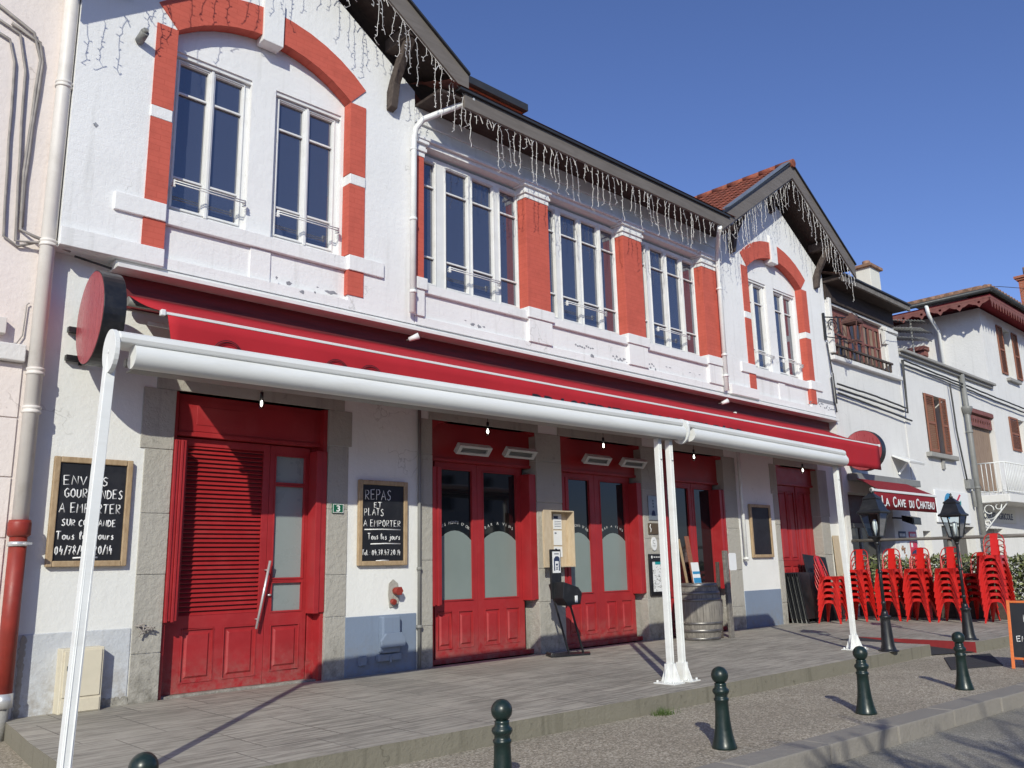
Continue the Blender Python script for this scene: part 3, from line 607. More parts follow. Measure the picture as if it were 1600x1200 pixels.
# --- roofs
def gable_roof(cx, x0, x1, zl, zr, apex=9.79, ye=7.9, yb=16.5, tiles_left=False):
    """zl/zr: top of the verge at the left and right ends"""
    rf = MB(); nn = 16
    for (xe, ze) in ((x0, zl), (x1, zr)):
        for k in range(nn):   # courses of tiles, each a thin tilted slab
            t0, t1 = k/nn, (k+1.12)/nn; t1 = min(t1, 1)
            a = (cx+(xe-cx)*t0, apex+(ze-apex)*t0+.005); b = (cx+(xe-cx)*t1, apex+(ze-apex)*t1+.03)
            # ribs along the slope
            m_ = 34; 
            for j in range(m_):
                ya = ye-.02+(yb-ye)*j/m_; yb_ = ye-.02+(yb-ye)*(j+1)/m_; ym = (ya+yb_)/2
                rf.add([(a[0], ya, a[1]), (a[0], ym, a[1]+.018), (a[0], yb_, a[1]), (b[0], ya, b[1]), (b[0], ym, b[1]+.018), (b[0], yb_, b[1])], [(0,3,4,1), (1,4,5,2)])
            rf.add([(b[0], ye-.02, b[1]), (b[0], yb, b[1]), (b[0], yb, b[1]-.03), (b[0], ye-.02, b[1]-.03)], [(0,1,2,3)])
    ro = rf.build('gable_roof', 'tile', B)
    mb = MB(); k = 0; y = ye-.06
    while y < yb:
        mb.tube([(cx, y, apex+.0), (cx, y+.42, apex+.03)], [.09, .07], 10); y += .40
    mb.build('ridge_tiles', 'tile', ro)
    th = .31
    mb = MB()
    for (xe, ze) in ((x0, zl), (x1, zr)):
        mb.poly([(cx, apex), (xe, ze), (xe, ze-th), (cx, apex-th*1.04)], [], ye, ye+.045)
    mb.build('verge_board', 'fascia', ro, bevel=.004)
    mb = MB()
    for (xe, ze) in ((x0, zl), (x1, zr)):
        mb.poly([(cx, apex+.035), (xe, ze+.035), (xe, ze+.002), (cx, apex+.002)], [], ye-.035, ye+.10)
    mb.build('verge_flashing', 'edge', ro)
    mb = MB(); mb.poly([(cx-.05, apex+.055), (x0+.3, zl+.25), (x0+.3, zl+.225), (cx-.05, apex+.03)], [], ye-.02, ye+.16); mb.build('zinc_strip', 'zinc', ro)
    mb = MB()
    for (xe, ze) in ((x0, zl), (x1, zr)):
        mb.poly([(cx, apex-.06), (xe, ze-.06), (xe, ze-.10), (cx, apex-.10)], [], ye+.05, YU+.3)
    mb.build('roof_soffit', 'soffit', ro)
    for dx in (-1.74, 0, 1.74):
        sl = (apex-zr)/(x1-cx); zt = apex-.12-abs(dx)*sl; px = cx+dx
        mb = MB(); mb.box(px-.07, px+.07, ye+.06, YU+.02, zt-.20, zt-.02); mb.build('purlin', 'beam', ro, bevel=.008)
    for dx in (-1.74, 0, 1.74):
        sl = (apex-zr)/(x1-cx); zt = apex-.12-abs(dx)*sl-.20; px = cx+dx
        mb = MB(); H = .86 if dx else .62; D_ = .46
        pts = [(YU-.015, zt-H), (YU-.085, zt-H+.03), (YU-.16, zt-H*.62), (YU-.30, zt-H*.28), (YU-.46, zt-.02), (YU-.30, zt-.02), (YU-.17, zt-H*.22), (YU-.06, zt-H*.5), (YU-.01, zt-H*.72)]
        # strut profile: from the wall up and out to the purlin
        up = [(YU-.005, zt-H), (YU-.11, zt-H+.02), (YU-.13, zt-H+.13), (YU-.17, zt-H*.60), (YU-.33, zt-H*.30), (YU-.52, zt-.01), (YU-.37, zt-.01), (YU-.21, zt-H*.24), (YU-.07, zt-H*.52), (YU-.005, zt-H*.70)]
        mb.poly(up, [], px-.055, px+.055, 'x'); mb.build('roof_bracket', 'beam', ro, bevel=.01)
    return ro
gable_roof(LC-.02, 1.58, 6.88, 7.78, 8.08, 9.75)
gable_roof(RC+.04, 13.06, 18.62, 7.82, 8.12, 9.79)
# middle roof
mb = MB()
nn = 14
for k in range(nn):
    y0 = 7.86+(12-7.86)*k/nn; y1 = 7.86+(12-7.86)*(k+1.1)/nn; z = lambda y: 7.83+(y-7.86)*.42
    mb.add([(6.5,y0,z(y0)+.03),(13.5,y0,z(y0)+.03),(13.5,y1,z(y1)),(6.5,y1,z(y1))], [(0,1,2,3)])
mr = mb.build('middle_roof', 'tile', B)
mb = MB(); mb.box(6.80, 13.06, 7.9, 7.945, 7.585, 7.80); mb.build('eaves_board', 'fascia', mr, bevel=.004)
mb = MB(); mb.box(6.70, 13.3, 7.86, 7.98, 7.802, 7.835); mb.build('drip_edge', 'edge', mr)
mb = MB(); mb.box(6.42, 13.7, 7.95, YU+.3, 7.70, 7.74)
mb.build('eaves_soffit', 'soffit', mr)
# higher roof at the rear with orange underboards
mb = MB(); mb.box(4.0, 10.50, 10.5, 14.0, 10.02, 10.09); rr = mb.build('rear_roof', 'orange_board', B)
mb = MB(); mb.box(4.0, 10.56, 10.40, 10.5, 10.04, 10.19); mb.box(10.50, 10.56, 10.5, 14.0, 10.04, 10.19); mb.build('rear_gutter', 'edge', rr, bevel=.01)
mb = MB(); mb.box(4.0, 10.0, 11.3, 14, 8.6, 10.02); mb.box(10.3, 10.42, 10.9, 11.0, 9.0, 10.02); mb.build('rear_wall', 'white_low', rr)
mb = MB()
for i in range(12): mb.box(4.3+i*.5, 4.42+i*.5, 10.52, 11.3, 9.95, 10.02)
mb.build('rear_rafter', 'orange_board', rr)

# downpipes of the restaurant
def strap(mb, x, y, z, r): mb.lathe([(r+.006, -.02), (r+.012, -.012), (r+.012, .012), (r+.006, .02)], 14, (x, y, z))
mb = MB(); mb.tube([(6.98,7.93,7.78),(6.93,7.95,7.74),(6.40,8.30,7.42),(6.34,8.38,7.30),(6.325,8.40,7.15),(6.325,8.42,4.72)], .042, 10)
for z in (7.0, 6.0, 5.0): strap(mb, 6.325, 8.41, z, .04)
mb.build('downpipe', 'alu', B)
mb = MB(); mb.tube([(13.0,7.93,7.55),(13.45,8.28,7.4),(13.58,8.38,7.25),(13.60,8.40,7.1),(13.61,8.42,4.62)], .045, 10)
for z in (6.6, 5.3, 4.9): strap(mb, 13.60, 8.41, z, .045)
mb.build('downpipe', 'alu', B)
mb = MB(); mb.tube([(6.62,8.66,4.1),(6.62,8.66,ZD)], .022, 8); strap(mb, 6.62, 8.66, 1.5, .022); strap(mb, 6.62, 8.66, .8, .03); mb.build('service_pipe', 'grey', B)
mb = MB(); mb.tube([(14.16,8.62,4.3),(14.16,8.62,1.5)], .035, 8); strap(mb, 14.16, 8.62, 1.55, .04); mb.build('service_pipe', 'alu', B)

# ---------------- doors
def louvres(mb, x0, x1, z0, z1, y, pitch=.047):
    z = z0
    while z < z1-.02:
        mb.add([(x0,y-.012,z),(x1,y-.012,z),(x1,y+.022,z+.036),(x0,y+.022,z+.036),(x0,y-.006,z-.006),(x1,y-.006,z-.006),(x1,y+.028,z+.030),(x0,y+.028,z+.030)],
               [(0,1,2,3),(7,6,5,4),(0,4,5,1),(2,6,7,3),(0,3,7,4),(1,5,6,2)]); z += pitch
def panel(mb, x0, x1, z0, z1, y):
    """raised and fielded panel inside a sunk moulding"""
    mb.box(x0, x1, y+.012, y+.02, z0, z1)
    for a, b, c, d in ((x0, x0+.014, z0, z1), (x1-.014, x1, z0, z1), (x0+.014, x1-.014, z0, z0+.014), (x0+.014, x1-.014, z1-.014, z1)):
        mb.box(a, b, y-.006, y+.014, c, d)
    i = .045
    mb.add([(x0+i,y+.012,z0+i),(x1-i,y+.012,z0+i),(x1-i,y+.012,z1-i),(x0+i,y+.012,z1-i),(x0+i+.02,y-.004,z0+i+.02),(x1-i-.02,y-.004,z0+i+.02),(x1-i-.02,y-.004,z1-i-.02),(x0+i+.02,y-.004,z1-i-.02)],
           [(4,5,6,7),(0,1,5,4),(1,2,6,5),(2,3,7,6),(3,0,4,7)])
def leaf(parent, x0, x1, z0, z1, y, glass=(), panels=(), louv=None):
    holes = [rect(*g) for g in glass]+[rect(*p) for p in panels]+([rect(*louv)] if louv else [])
    mb = MB(); mb.poly(rect(x0, x1, z0, z1), holes, y, y+.045)
    for p in panels: panel(mb, *p, y)
    if louv: louvres(mb, *louv, y+.012)
    for g in glass:
        for a, b, c, d in ((g[0]-.018, g[0], g[2]-.018, g[3]+.018), (g[1], g[1]+.018, g[2]-.018, g[3]+.018), (g[0], g[1], g[2]-.018, g[2]), (g[0], g[1], g[3], g[3]+.018)):
            mb.box(a, b, y-.008, y, c, d)
    return mb.build('door_leaf', 'red', parent, bevel=.003)
def folded_shutter(parent, x0, x1, z0, z1, y0, y1, k=4):
    mb = MB(); w = (x1-x0)/k
    for i in range(k):
        mb.box(x0+i*w+.002, x0+(i+1)*w-.003, y0+(.012 if i % 2 else 0), y1, z0+(.01 if i % 2 else 0), z1)
    return mb.build('folded_shutter', 'red', parent, bevel=.004)
def door_case(a, b, h, yd, z_head, chamf=0.12, arched=True):
    mb = MB()
    # jamb linings, head board between leaf top and lintel
    mb.box(a, a+.05, YF+.03, yd+.1, ZD-.05, h); mb.box(b-.05, b, YF+.03, yd+.1, ZD-.05, h)
    top = [(a+.05, z_head), (b-.05, z_head), (b-.05, h), (a+.05, h)]
    mb.poly(top, [], yd-.05, yd+.1)
    if arched:
        for s_, x in ((1, a), (-1, b)):
            mb.poly([(x, h-.16), (x+s_*.05, h-.10), (x+s_*.14, h-.03), (x+s_*.3, h), (x, h)], [], YF+.012, yd)
    mb.box(a+.05, b-.05, yd-.075, yd-.05, z_head, z_head+.04)
    d = mb.build('door', 'red', B, bevel=.003)
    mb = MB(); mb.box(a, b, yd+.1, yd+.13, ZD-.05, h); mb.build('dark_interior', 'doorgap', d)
    return d
# 1: louvred main door
yd = 8.88
d1 = door_case(3.46, 5.31, 3.38, yd, 2.93, arched=False)
mb = MB(); mb.poly(rect(3.56, 5.2, 2.99, 3.32), [], yd-.056, yd-.05); mb.box(3.75, 4.3, yd-.062, yd-.056, 3.06, 3.26); mb.build('header_panel', 'red', d1, bevel=.004)
l1 = leaf(d1, 3.55, 4.655, .315, 2.92, yd, [], [(3.74,4.09,.41,.945), (4.19,4.57,.41,.945)], (3.70,4.575,1.075,2.84))
mb = MB(); mb.box(3.66, 4.6, yd+.03, yd+.04, 1.05, 2.86); mb.build('louvre_backing', 'darkred', l1)
mb = MB(); mb.tube([(4.53,yd-.07,.90),(4.655,yd-.09,1.62)], .014, 12); mb.tube([(4.55,yd-.07,1.0),(4.55,yd,1.0)], .009, 8); mb.tube([(4.64,yd-.085,1.52),(4.64,yd,1.52)], .009, 8)
mb.lathe([(.024,-.01),(.024,.01)], 14, (4.70, yd-.01, 1.25)); mb.build('pull_handle', 'steel', l1)
l2 = leaf(d1, 4.66, 5.17, .315, 2.92, yd, [(4.735,5.10,2.50,2.80), (4.735,5.10,1.435,2.455), (4.735,5.10,1.075,1.375)], [(4.73,5.09,.44,.93)])
mb = MB(); mb.box(4.70, 5.13, yd+.028, yd+.036, 1.05, 2.82); mb.build('pane', 'frostL', l2)
mb = MB(); mb.box(5.18, 5.27, yd-.01, yd+.05, ZD, .50); mb.box(5.19, 5.27, yd+.0, yd+.05, .5, 2.93); mb.build('door_post', 'red', d1, bevel=.005)
folded_shutter(d1, 3.47, 3.60, 1.03, 2.86, 8.66, 8.86, 4)
folded_shutter(d1, 5.15, 5.30, 1.03, 2.87, 8.69, 8.865, 2)
mb = MB(); mb.box(3.48, 5.29, 8.78, 8.98, ZD-.05, .313); mb.build('stone_threshold', 'stone', B, bevel=.004)
# 2-4: glazed double doors
def glazed(a, b, leaves, fs, arc_text=True):
    d = door_case(a, b+.1, 3.42, yd, 2.90)
    for k, (x0, x1, g, ps) in enumerate(leaves):
        l = leaf(d, x0, x1, .36, 2.90, yd, [(g[0], g[1], 1.09, 2.80)], [(p0, p1, .47, .945) for p0, p1 in ps])
        mb = MB(); mb.box(g[0]-.02, g[1]+.02, yd+.028, yd+.034, 1.07, 2.82); mb.build('pane', 'darkpane', l)
        c = (g[0]+g[1])/2; w = g[1]-g[0]
        pts = [(g[0]+.001, 1.091), (g[1]-.001, 1.091), (g[1]-.001, 1.86)]+[(c+w*.5*(1-2*t), 1.86+.13*(1-(1-2*t)**2)) for t in (.12,.25,.38,.5,.62,.75,.88)]+[(g[0]+.001, 1.86)]
        if arc_text:
            mb = MB(); mb.poly(pts, [], yd+.020, yd+.027); mb.build('frosted_film', 'frost', l)
            s_ = "DES MONTS D'OR" if k == 0 else 'BAR A VINS'
            n_ = len(s_); tm = []
            for i, ch in enumerate(s_):
                if ch == ' ': continue
                t = (i+.5)/n_*.9+.05; ang = (.5-t)*.55
                rot = Matrix.Rotation(R(90), 3, 'X')@Matrix.Rotation(ang, 3, 'Z')
                text_mesh(ch, .055, g[0]+w*t-.015, yd+.0265, 1.98+.10*(1-(1-2*t)**2), 'window_lettering', 'heater', l, rot=rot, ext=.0008)
    mb = MB(); mb.box(a+.05, b+.05, yd-.05, yd+.05, ZD, .36); mb.build('door_threshold', 'red', d, bevel=.006)
    for x0, x1, n_ in fs: folded_shutter(d, x0, x1, 1.03, 2.80, yd-.19, yd-.003, n_)
    return d
glazed(6.85, 8.78, [(7.04,7.785,(7.12,7.69),[(7.08,7.33),(7.43,7.70)]), (7.79,8.66,(7.90,8.53),[(7.90,8.18),(8.29,8.56)])], [(6.86,7.02,4),(8.62,8.77,2)])
glazed(9.30, 11.25, [(9.50,10.255,(9.60,10.13),[(9.60,9.86),(9.93,10.20)]), (10.26,11.16,(10.40,11.0),[(10.43,10.69),(10.80,11.08)])], [(9.31,9.47,4),(11.10,11.24,2)])
d4 = glazed(11.78, 13.70, [(11.98,12.90,(12.07,12.80),[(12.05,12.4),(12.5,12.8)]), (12.91,13.60,(12.99,13.50),[(12.99,13.2),(13.28,13.5)])], [(11.79,11.95,4),(13.52,13.69,3)], False)
# 5: plain boarded door
d5 = door_case(15.62, 17.35+.15, 3.40, yd, 3.02)
leaf(d5, 15.85, 16.66, .32, 3.02, yd, [], [(15.95,16.28,.5,1.4),(16.32,16.6,.5,1.4),(15.95,16.28,1.5,2.9),(16.32,16.6,1.5,2.9)])
leaf(d5, 16.70, 17.45, .32, 3.02, yd, [], [(16.8,17.05,.5,1.4),(17.1,17.36,.5,1.4),(16.8,17.05,1.5,2.9),(17.1,17.36,1.5,2.9)])
# heaters fixed over the glazed doors
for i, (x, z) in enumerate(((7.50,3.08),(8.38,3.10),(10.05,3.12),(10.95,3.13))):
    nm = ['wide slatted patio heater over the first glazed red door, on its left side', 'slatted patio heater over the first glazed red door, beside the menu-box pier', 'wide slatted patio heater over the second glazed red door, on its left side', 'slatted patio heater over the second glazed red door, nearest the white double posts'][i]
    h = thing('patio_heater', nm, 'heater', (x, 8.70, z), 'infrared heaters above the glazed doors')
    mb = MB(); y0, y1 = 8.56, 8.68; w = .29
    A = Vector((0, -.60, -.80)); A2 = Vector((0, .80, -.60)); c0 = Vector((x, 8.64, z))
    def pt(u, v, dd): return c0+Vector((u, 0, 0))+A2*0+Vector((0, -.66, .75))*v*-1*-1+Vector((0, -.75, -.66))*dd
    fr = [(-w, -.07), (w, -.07), (w, .07), (-w, .07)]
    fi = [(-w+.06, -.035), (w-.06, -.035), (w-.06, .035), (-w+.06, .035)]
    vs = [pt(u, v, 0) for u, v in fr]+[pt(u, v, .07) for u, v in fr]+[pt(u, v, .07) for u, v in fi]+[pt(u, v, .045) for u, v in fi]
    mb.add(vs, [(0,1,2,3),(0,1,5,4),(1,2,6,5),(2,3,7,6),(3,0,4,7),(4,5,9,8),(5,6,10,9),(6,7,11,10),(7,4,8,11),(8,9,13,12),(9,10,14,13),(10,11,15,14),(11,8,12,15)])
    mb.build('heater_case', 'heater', h)
    mb = MB(); mb.add([pt(u, v, .044) for u, v in fi], [(0,1,2,3)])
    for v in (-.02, 0, .02): mb.tube([pt(-w+.06, v, .05), pt(w-.06, v, .05)], .004, 5)
    mb.build('heater_grille', 'grey', h)
    mb = MB(); mb.bar(pt(0, 0, 0), (x, 8.86, z), .03); mb.build('wall_bracket', 'grey', h)
# ================================================================== things on and before the restaurant
# --- long red retractable awning with valance
A = thing('shop_awning', 'long red fabric awning with black lettered valance under the white cornice', 'awning', (10.2, 8.5, 4.2))
mb = MB(); nx, ny = 60, 6
def fy(t): return 8.54+(7.386-8.54)*t
def fz(x, t): return 4.25+(3.792-4.25)*t-.03*math.sin(math.pi*t)+.006*math.sin(x*2.3+t*2)
vs = []; 
for i in range(nx+1):
    x = 2.86+(17.7-2.86)*i/nx
    for j in range(ny+1):
        t = j/ny; xx = x+(.05*t*-1 if i == 0 else 0); vs.append((xx, fy(t), fz(x, t)))
fs = [(i*(ny+1)+j, (i+1)*(ny+1)+j, (i+1)*(ny+1)+j+1, i*(ny+1)+j+1) for i in range(nx) for j in range(ny)]
mb.add(vs, fs, 0, True); fab = mb.build('awning_fabric', 'fabric', A)
sm = fab.modifiers.new('thickness', 'SOLIDIFY'); sm.thickness = .004
mb = MB(); mb.box(2.78, 17.60, 7.385, 7.415, 3.775, 3.803); mb.box(2.76, 2.80, 7.375, 7.425, 3.76, 3.815); mb.box(17.58, 17.62, 7.375, 7.425, 3.76, 3.815)
mb.build('front_bar', 'alu', A, bevel=.005)
mb = MB(); mb.tube([(2.86, 8.56, 4.20), (17.7, 8.56, 4.20)], .05, 12); mb.build('roller_tube', 'grey', A)
mb = MB(); nx, ny = 120, 5; vs = []
for i in range(nx+1):
    x = 2.82+(17.56-2.82)*i/nx
    for j in range(ny+1):
        t = j/ny; vs.append((x+.10*t*(1 if i == nx else 0)+.10*t*(1 if i==0 else 0), 7.39+.018*t*math.sin(x*4.1)+.03*t, 3.785-.505*t+.006*math.sin(x*3)*t))
fs = [(i*(ny+1)+j, (i+1)*(ny+1)+j, (i+1)*(ny+1)+j+1, i*(ny+1)+j+1) for i in range(nx) for j in range(ny)]
mb.add(vs, fs, 0, True); val = mb.build('valance', 'fabric', A)
sm = val.modifiers.new('thickness', 'SOLIDIFY'); sm.thickness = .003
text_mesh("BRASSERIE DES MONTS D'OR", .40, 7.42, 7.378, 3.34, 'valance_lettering', 'black', val, width=4.95, bold=.012)
mb = MB()
for cx in (3.40, 4.58, 5.0):
    for rr_ in (.15, .135):
        pts = arc(cx, 3.48, rr_, 0, 360, 28); mb.tube([(p[0], 7.385, p[1]) for p in pts], .004, 5, caps=False)
mb.build('valance_emblem', 'black', val)
for x in (3.1, 7.8, 12.6, 17.2):
    mb = MB(); mb.bar((x, 8.6, 4.02), (x+.45, 7.95, 3.82), .05, .04); mb.bar((x+.45, 7.95, 3.82), (x+.05, 7.43, 3.77), .035, .03); mb.sphere((x+.45, 7.95, 3.82), .04, 10, 6)
    mb.build('folding_arm', 'alu', A, bevel=.004)
# --- round drum signs
for x, nm in ((2.40, 'round faded-red drum sign with black rim at the left end of the red awning'), (18.55, 'round red drum sign with black rim behind the right end of the red awning')):
    t = thing('drum_sign', nm, 'sign', (x, 8.17, 3.4), 'round drum signs at the awning ends')
    mb = MB(); pts = arc(8.17, 3.85, .437, 0, 360, 48)[:-1]; mb.poly(pts, [], x, x+.02, 'x'); mb.v = [(p[0]+(p[1]-8.17)*.05, p[1], p[2]) for p in mb.v]; mb.build('sign_face', 'disc', t)
    mb = MB(); p2 = arc(8.17, 3.85, .447, 0, 360, 48)[:-1]; mb.poly(p2, [], x+.004, x+.20, 'x'); mb.v = [(p[0]+(p[1]-8.17)*.05, p[1], p[2]) for p in mb.v]; mb.build('sign_rim', 'black', t, bevel=.006)
    mb = MB()
    for z in (3.72, 4.02): mb.bar((x+.1, 8.5, z-.0), (x+.1, 8.69, z), .04, .04)
    for z in (3.55, 3.83): mb.box(x-.04, x+.12, 8.62, 8.685, z-.02, z+.03)
    mb.bar((x+.1, 8.67, 3.5), (x+.1, 8.67, 4.06), .03)
    mb.build('mounting_bracket', 'black', t)

# --- white terrace awning cassettes on posts
def cassette(x0, x1, posts, nm, dz0=0, dz1=0):
    def tilt(m):
        m.v = [(p[0], p[1], p[2]+dz0+(dz1-dz0)*(p[0]-x0)/(x1-x0)) for p in m.v]; return m
    T = thing('awning_cassette', nm, 'awning', ((x0+x1)/2, 5.5, ZD), 'white awning cassettes on posts')
    prof = [(5.56, 2.945), (5.565, 3.015), (5.50, 3.035), (5.40, 3.03), (5.36, 3.01), (5.35, 2.98), (5.36, 2.95)]
    mb = MB(); mb.poly(prof, [], x0, x1, 'x'); tilt(mb).build('cassette_top', 'alu', T, bevel=.008)
    n = 44; c = [(5.42+.082*math.cos(R(a)), 2.882+.080*math.sin(R(a))) for a in [60+ (330-60)*i/n for i in range(n+1)]]
    mb = MB(); mb.poly(c, [], x0+.10, x1+.03, 'x'); tilt(mb).build('front_cover', 'alu', T, bevel=.004)
    mb = MB(); mb.box(x0+.12, x1-.02, 5.42, 5.55, 2.80, 2.812); mb.tube([(x0+.1, 5.53, 2.86), (x1, 5.53, 2.86)], .03, 8); tilt(mb).build('rubber_seal', 'grey', T)
    mb = MB(); oval = [(5.45+.115*math.cos(t), 2.905+.14*math.sin(t)) for t in [2*math.pi*i/24 for i in range(24)]]
    mb.poly(oval, [], x0-.03, x0+.0, 'x'); mb.tube([(x0-.034, 5.45, 2.9), (x0-.03, 5.45, 2.9)], .012, 8); tilt(mb).build('end_cap', 'alu', T, bevel=.006)
    mb = MB(); mb.poly([(p[0]*.8+5.45*.2, p[1]*.8+2.905*.2) for p in oval], [], x1, x1+.035, 'x'); tilt(mb).build('end_cap', 'alu', T, bevel=.006)
    for px, lx in posts:
        ly = -.46 if lx < -.05 else 0
        mb = MB(); mb.bar((px+lx, 5.5+ly, ZD), (px, 5.5, 2.86), .06, .06, up=(0, 1, 0)); 
        for s_ in (-1, 1): mb.bar((px+lx+s_*.018, 5.467+ly, ZD), (px+s_*.018, 5.467, 2.8), .008, .008, up=(0, 1, 0))
        mb.lathe([(.012, -.006), (.012, .004)], 10, (px, 5.462, 2.6)); mb.build('post', 'alu', T, bevel=.006)
        mb = MB(); bx = px+lx; ky = len(mb.v); wl, wr = (.13 if abs(bx-7.63) > .01 else .06), (.13 if abs(bx-7.43) > .01 else .06); mb.box(bx-wl, bx+wr, 5.37, 5.63, ZD, ZD+.012)
        for s_ in (-1, 1):
            if (wl if s_ < 0 else wr) > .1: mb.poly([(bx+s_*.042, ZD+.012), (bx+s_*.125, ZD+.012), (bx+s_*.042, ZD+.22)], [], 5.495, 5.505)
            mb.poly([(5.5+s_*.042, ZD+.012), (5.5+s_*.125, ZD+.012), (5.5+s_*.042, ZD+.22)], [], bx-.005, bx+.005, 'x')
        for sx in (-1, 1):
            for sy in (-1, 1): mb.lathe([(.014, 0), (.014, .02)], 6, (bx+sx*(wl if sx < 0 else wr)*.77, 5.5+sy*.1, ZD+.012))
        mb.box(bx-.045, bx+.045, 5.455, 5.545, ZD+.012, ZD+.19)
        mb.v = [(p[0], p[1]+ly, p[2]) for p in mb.v]; mb.build('base_plate', 'alu', T, bevel=.003)
cassette(1.76, 7.72, [(1.76, -.22), (7.43, 0)], 'longer white awning cassette on posts, in front of the louvred and first glazed doors', -.03, .02)
cassette(7.82, 11.62, [(7.63, 0), (11.55, .03)], 'shorter white awning cassette on two posts, nearest the red chairs', .02, -.02)

# --- hanging bulbs
spots = [(4.20, 'over the louvred door'), (7.44, 'over the first glazed door'), (9.79, 'over the second glazed door'), (12.15, 'over the door behind the barrel'), (15.9, 'over the boarded red door at the far right')]
for x, wh in spots:
    t = thing('hanging_bulb', 'lit clear bulb hanging '+wh, 'light bulb', (x, 8.25, 3.3), 'bulbs hanging in front of the doors')
    mb = MB(); mb.tube([(x, 8.25, 3.95), (x, 8.25, 3.36)], .004, 5); mb.tube([(x, 8.25, 3.38), (x, 8.25, 3.31)], .018, 10); mb.build('lamp_holder', 'black', t)
    mb = MB(); mb.lathe([(.014, .0), (.03, -.03), (.036, -.06), (.028, -.095), (.008, -.115)], 12, (x, 8.25, 3.31)); mb.build('bulb_glass', 'glass', t)
    mb = MB(); mb.lathe([(.004, -.02), (.012, -.04), (.013, -.07), (.004, -.085)], 8, (x, 8.25, 3.31)); mb.build('filament', 'bulb', t)
mb = MB(); mb.bar((3.3, 8.25, 3.95), (16.6, 8.25, 3.95), .012); mb.tube([(3.3,8.25,3.95),(3.3,8.55,4.2)],.006,5); mb.tube([(16.6,8.25,3.95),(16.6,8.55,4.2)],.006,5)
tag(mb.build('festoon_wire', 'dcable', origin=(10, 8.25, 3.95)), 'thin dark wire under the red awning that carries the hanging bulbs', 'cable')

# --- icicle light strings
def icicles(path, lab, origin, seed, dens=.125):
    random.seed(seed); mb = MB()
    P = [Vector(p) for p in path]
    mb.tube(P, .004, 4)
    for a, b in zip(P[:-1], P[1:]):
        L = (b-a).length; s = 0.03
        while s < L:
            p = a+(b-a)*(s/L)
            ln = random.choice((.12, .2, .3, .45, .55, .62, .68, .74, .6)); z = 0; x, y = p.x, p.y; pts = [p.copy()]
            dx = random.uniform(-.1, .1)
            while z < ln:
                z += .055; dx = dx*.6+random.uniform(-.011, .011)
                pts.append(Vector((p.x+dx+(random.uniform(-.05, .05) if z > ln-.06 else 0), p.y+random.uniform(-.008, .008), p.z-z)))
            mb.tube(pts, .0037, 3, caps=False, smooth=False)
            for q in pts[1::1]:
                if random.random() < .7:
                    sx = random.choice((-1, 1)); mb.tube([q, q+Vector((sx*random.uniform(.02, .035), random.uniform(-.01, .01), random.uniform(-.004, .022)))], [.0035, .0068], 3, caps=False, smooth=False)
            if random.random() < .35:
                q = pts[0]; sx = random.choice((-1, 1)); mb.tube([q, q+Vector((sx*.05, 0, -.04)), q+Vector((sx*.09, 0, -.12))], .006, 3, caps=False, smooth=False)
            s += random.uniform(dens*.5, dens*1.5)
    return tag(mb.build('icicle_lights', 'ice', origin=origin, merge=False), lab, 'string lights', 'unlit icicle light strings under the eaves')
sl = (9.75-8.08)/(6.88-4.25)
icicles([(4.3, 7.93, 9.40), (6.86, 7.93, 9.40-2.56*sl)], 'white icicle lights under the right slope of the large left gable', (5.5, 7.93, 8.6), 3)
icicles([(1.64, 7.93, 7.50), (4.2, 7.93, 9.40)], 'white icicle lights under the left slope of the large left gable', (3, 7.93, 8.6), 4, .2)
icicles([(6.88, 7.93, 7.60), (13.04, 7.93, 7.60)], 'long row of white icicle lights under the straight eaves between the gables', (10, 7.93, 7.6), 5)
icicles([(13.08, 7.93, 7.50), (15.95, 7.93, 9.42)], 'white icicle lights under the left slope of the far right gable', (14.5, 7.93, 8.4), 6)
icicles([(16.0, 7.93, 9.42), (18.6, 7.93, 7.80)], 'white icicle lights under the right slope of the far right gable', (17.3, 7.93, 8.6), 8)
random.seed(21)

# --- chalk boards on the wall
def wallboard(x0, x1, z0, z1, lines, nm, r=.006, fw=.055):
    t = thing('chalkboard', nm, 'chalkboard', ((x0+x1)/2, 8.69, z0), 'framed chalkboards on the facade')
    y = 8.655
    for (a, b, c, d) in ((x0, x0+fw, z0, z1), (x1-fw, x1, z0, z1), (x0+fw, x1-fw, z0, z0+fw), (x0+fw, x1-fw, z1-fw, z1)):
        mb = MB(); mb.box(a, b, y-.012, 8.688, c, d)
        mb.build('frame_rail', 'oak', t, bevel=.008)
    mb = MB(); mb.box(x0+fw-.005, x1-fw+.005, y+.008, 8.686, z0+fw-.005, z1-fw+.005); bd = mb.build('board', 'slate', t)
    if lines: chalk_lines(lines, y+.0065, r=r).build('chalk_writing', 'chalk', bd)
wallboard(2.35, 3.065, 1.585, 2.605, [('ENVIES', 2.44, 2.86, 2.345, .085), ('GOURMANDES', 2.46, 3.0, 2.225, .08), ('A EMPORTER', 2.43, 2.99, 2.085, .085), ('SUR COMMANDE', 2.46, 2.95, 1.96, .06), ('Tous les jours', 2.42, 2.94, 1.835, .07), ('04/78/47/20/14', 2.42, 2.94, 1.70, .075), ('_', 2.58, 2.80, 1.665, .05)],
          'large oak-framed chalkboard behind the leaning white post, beside the drainpipe', .0065)
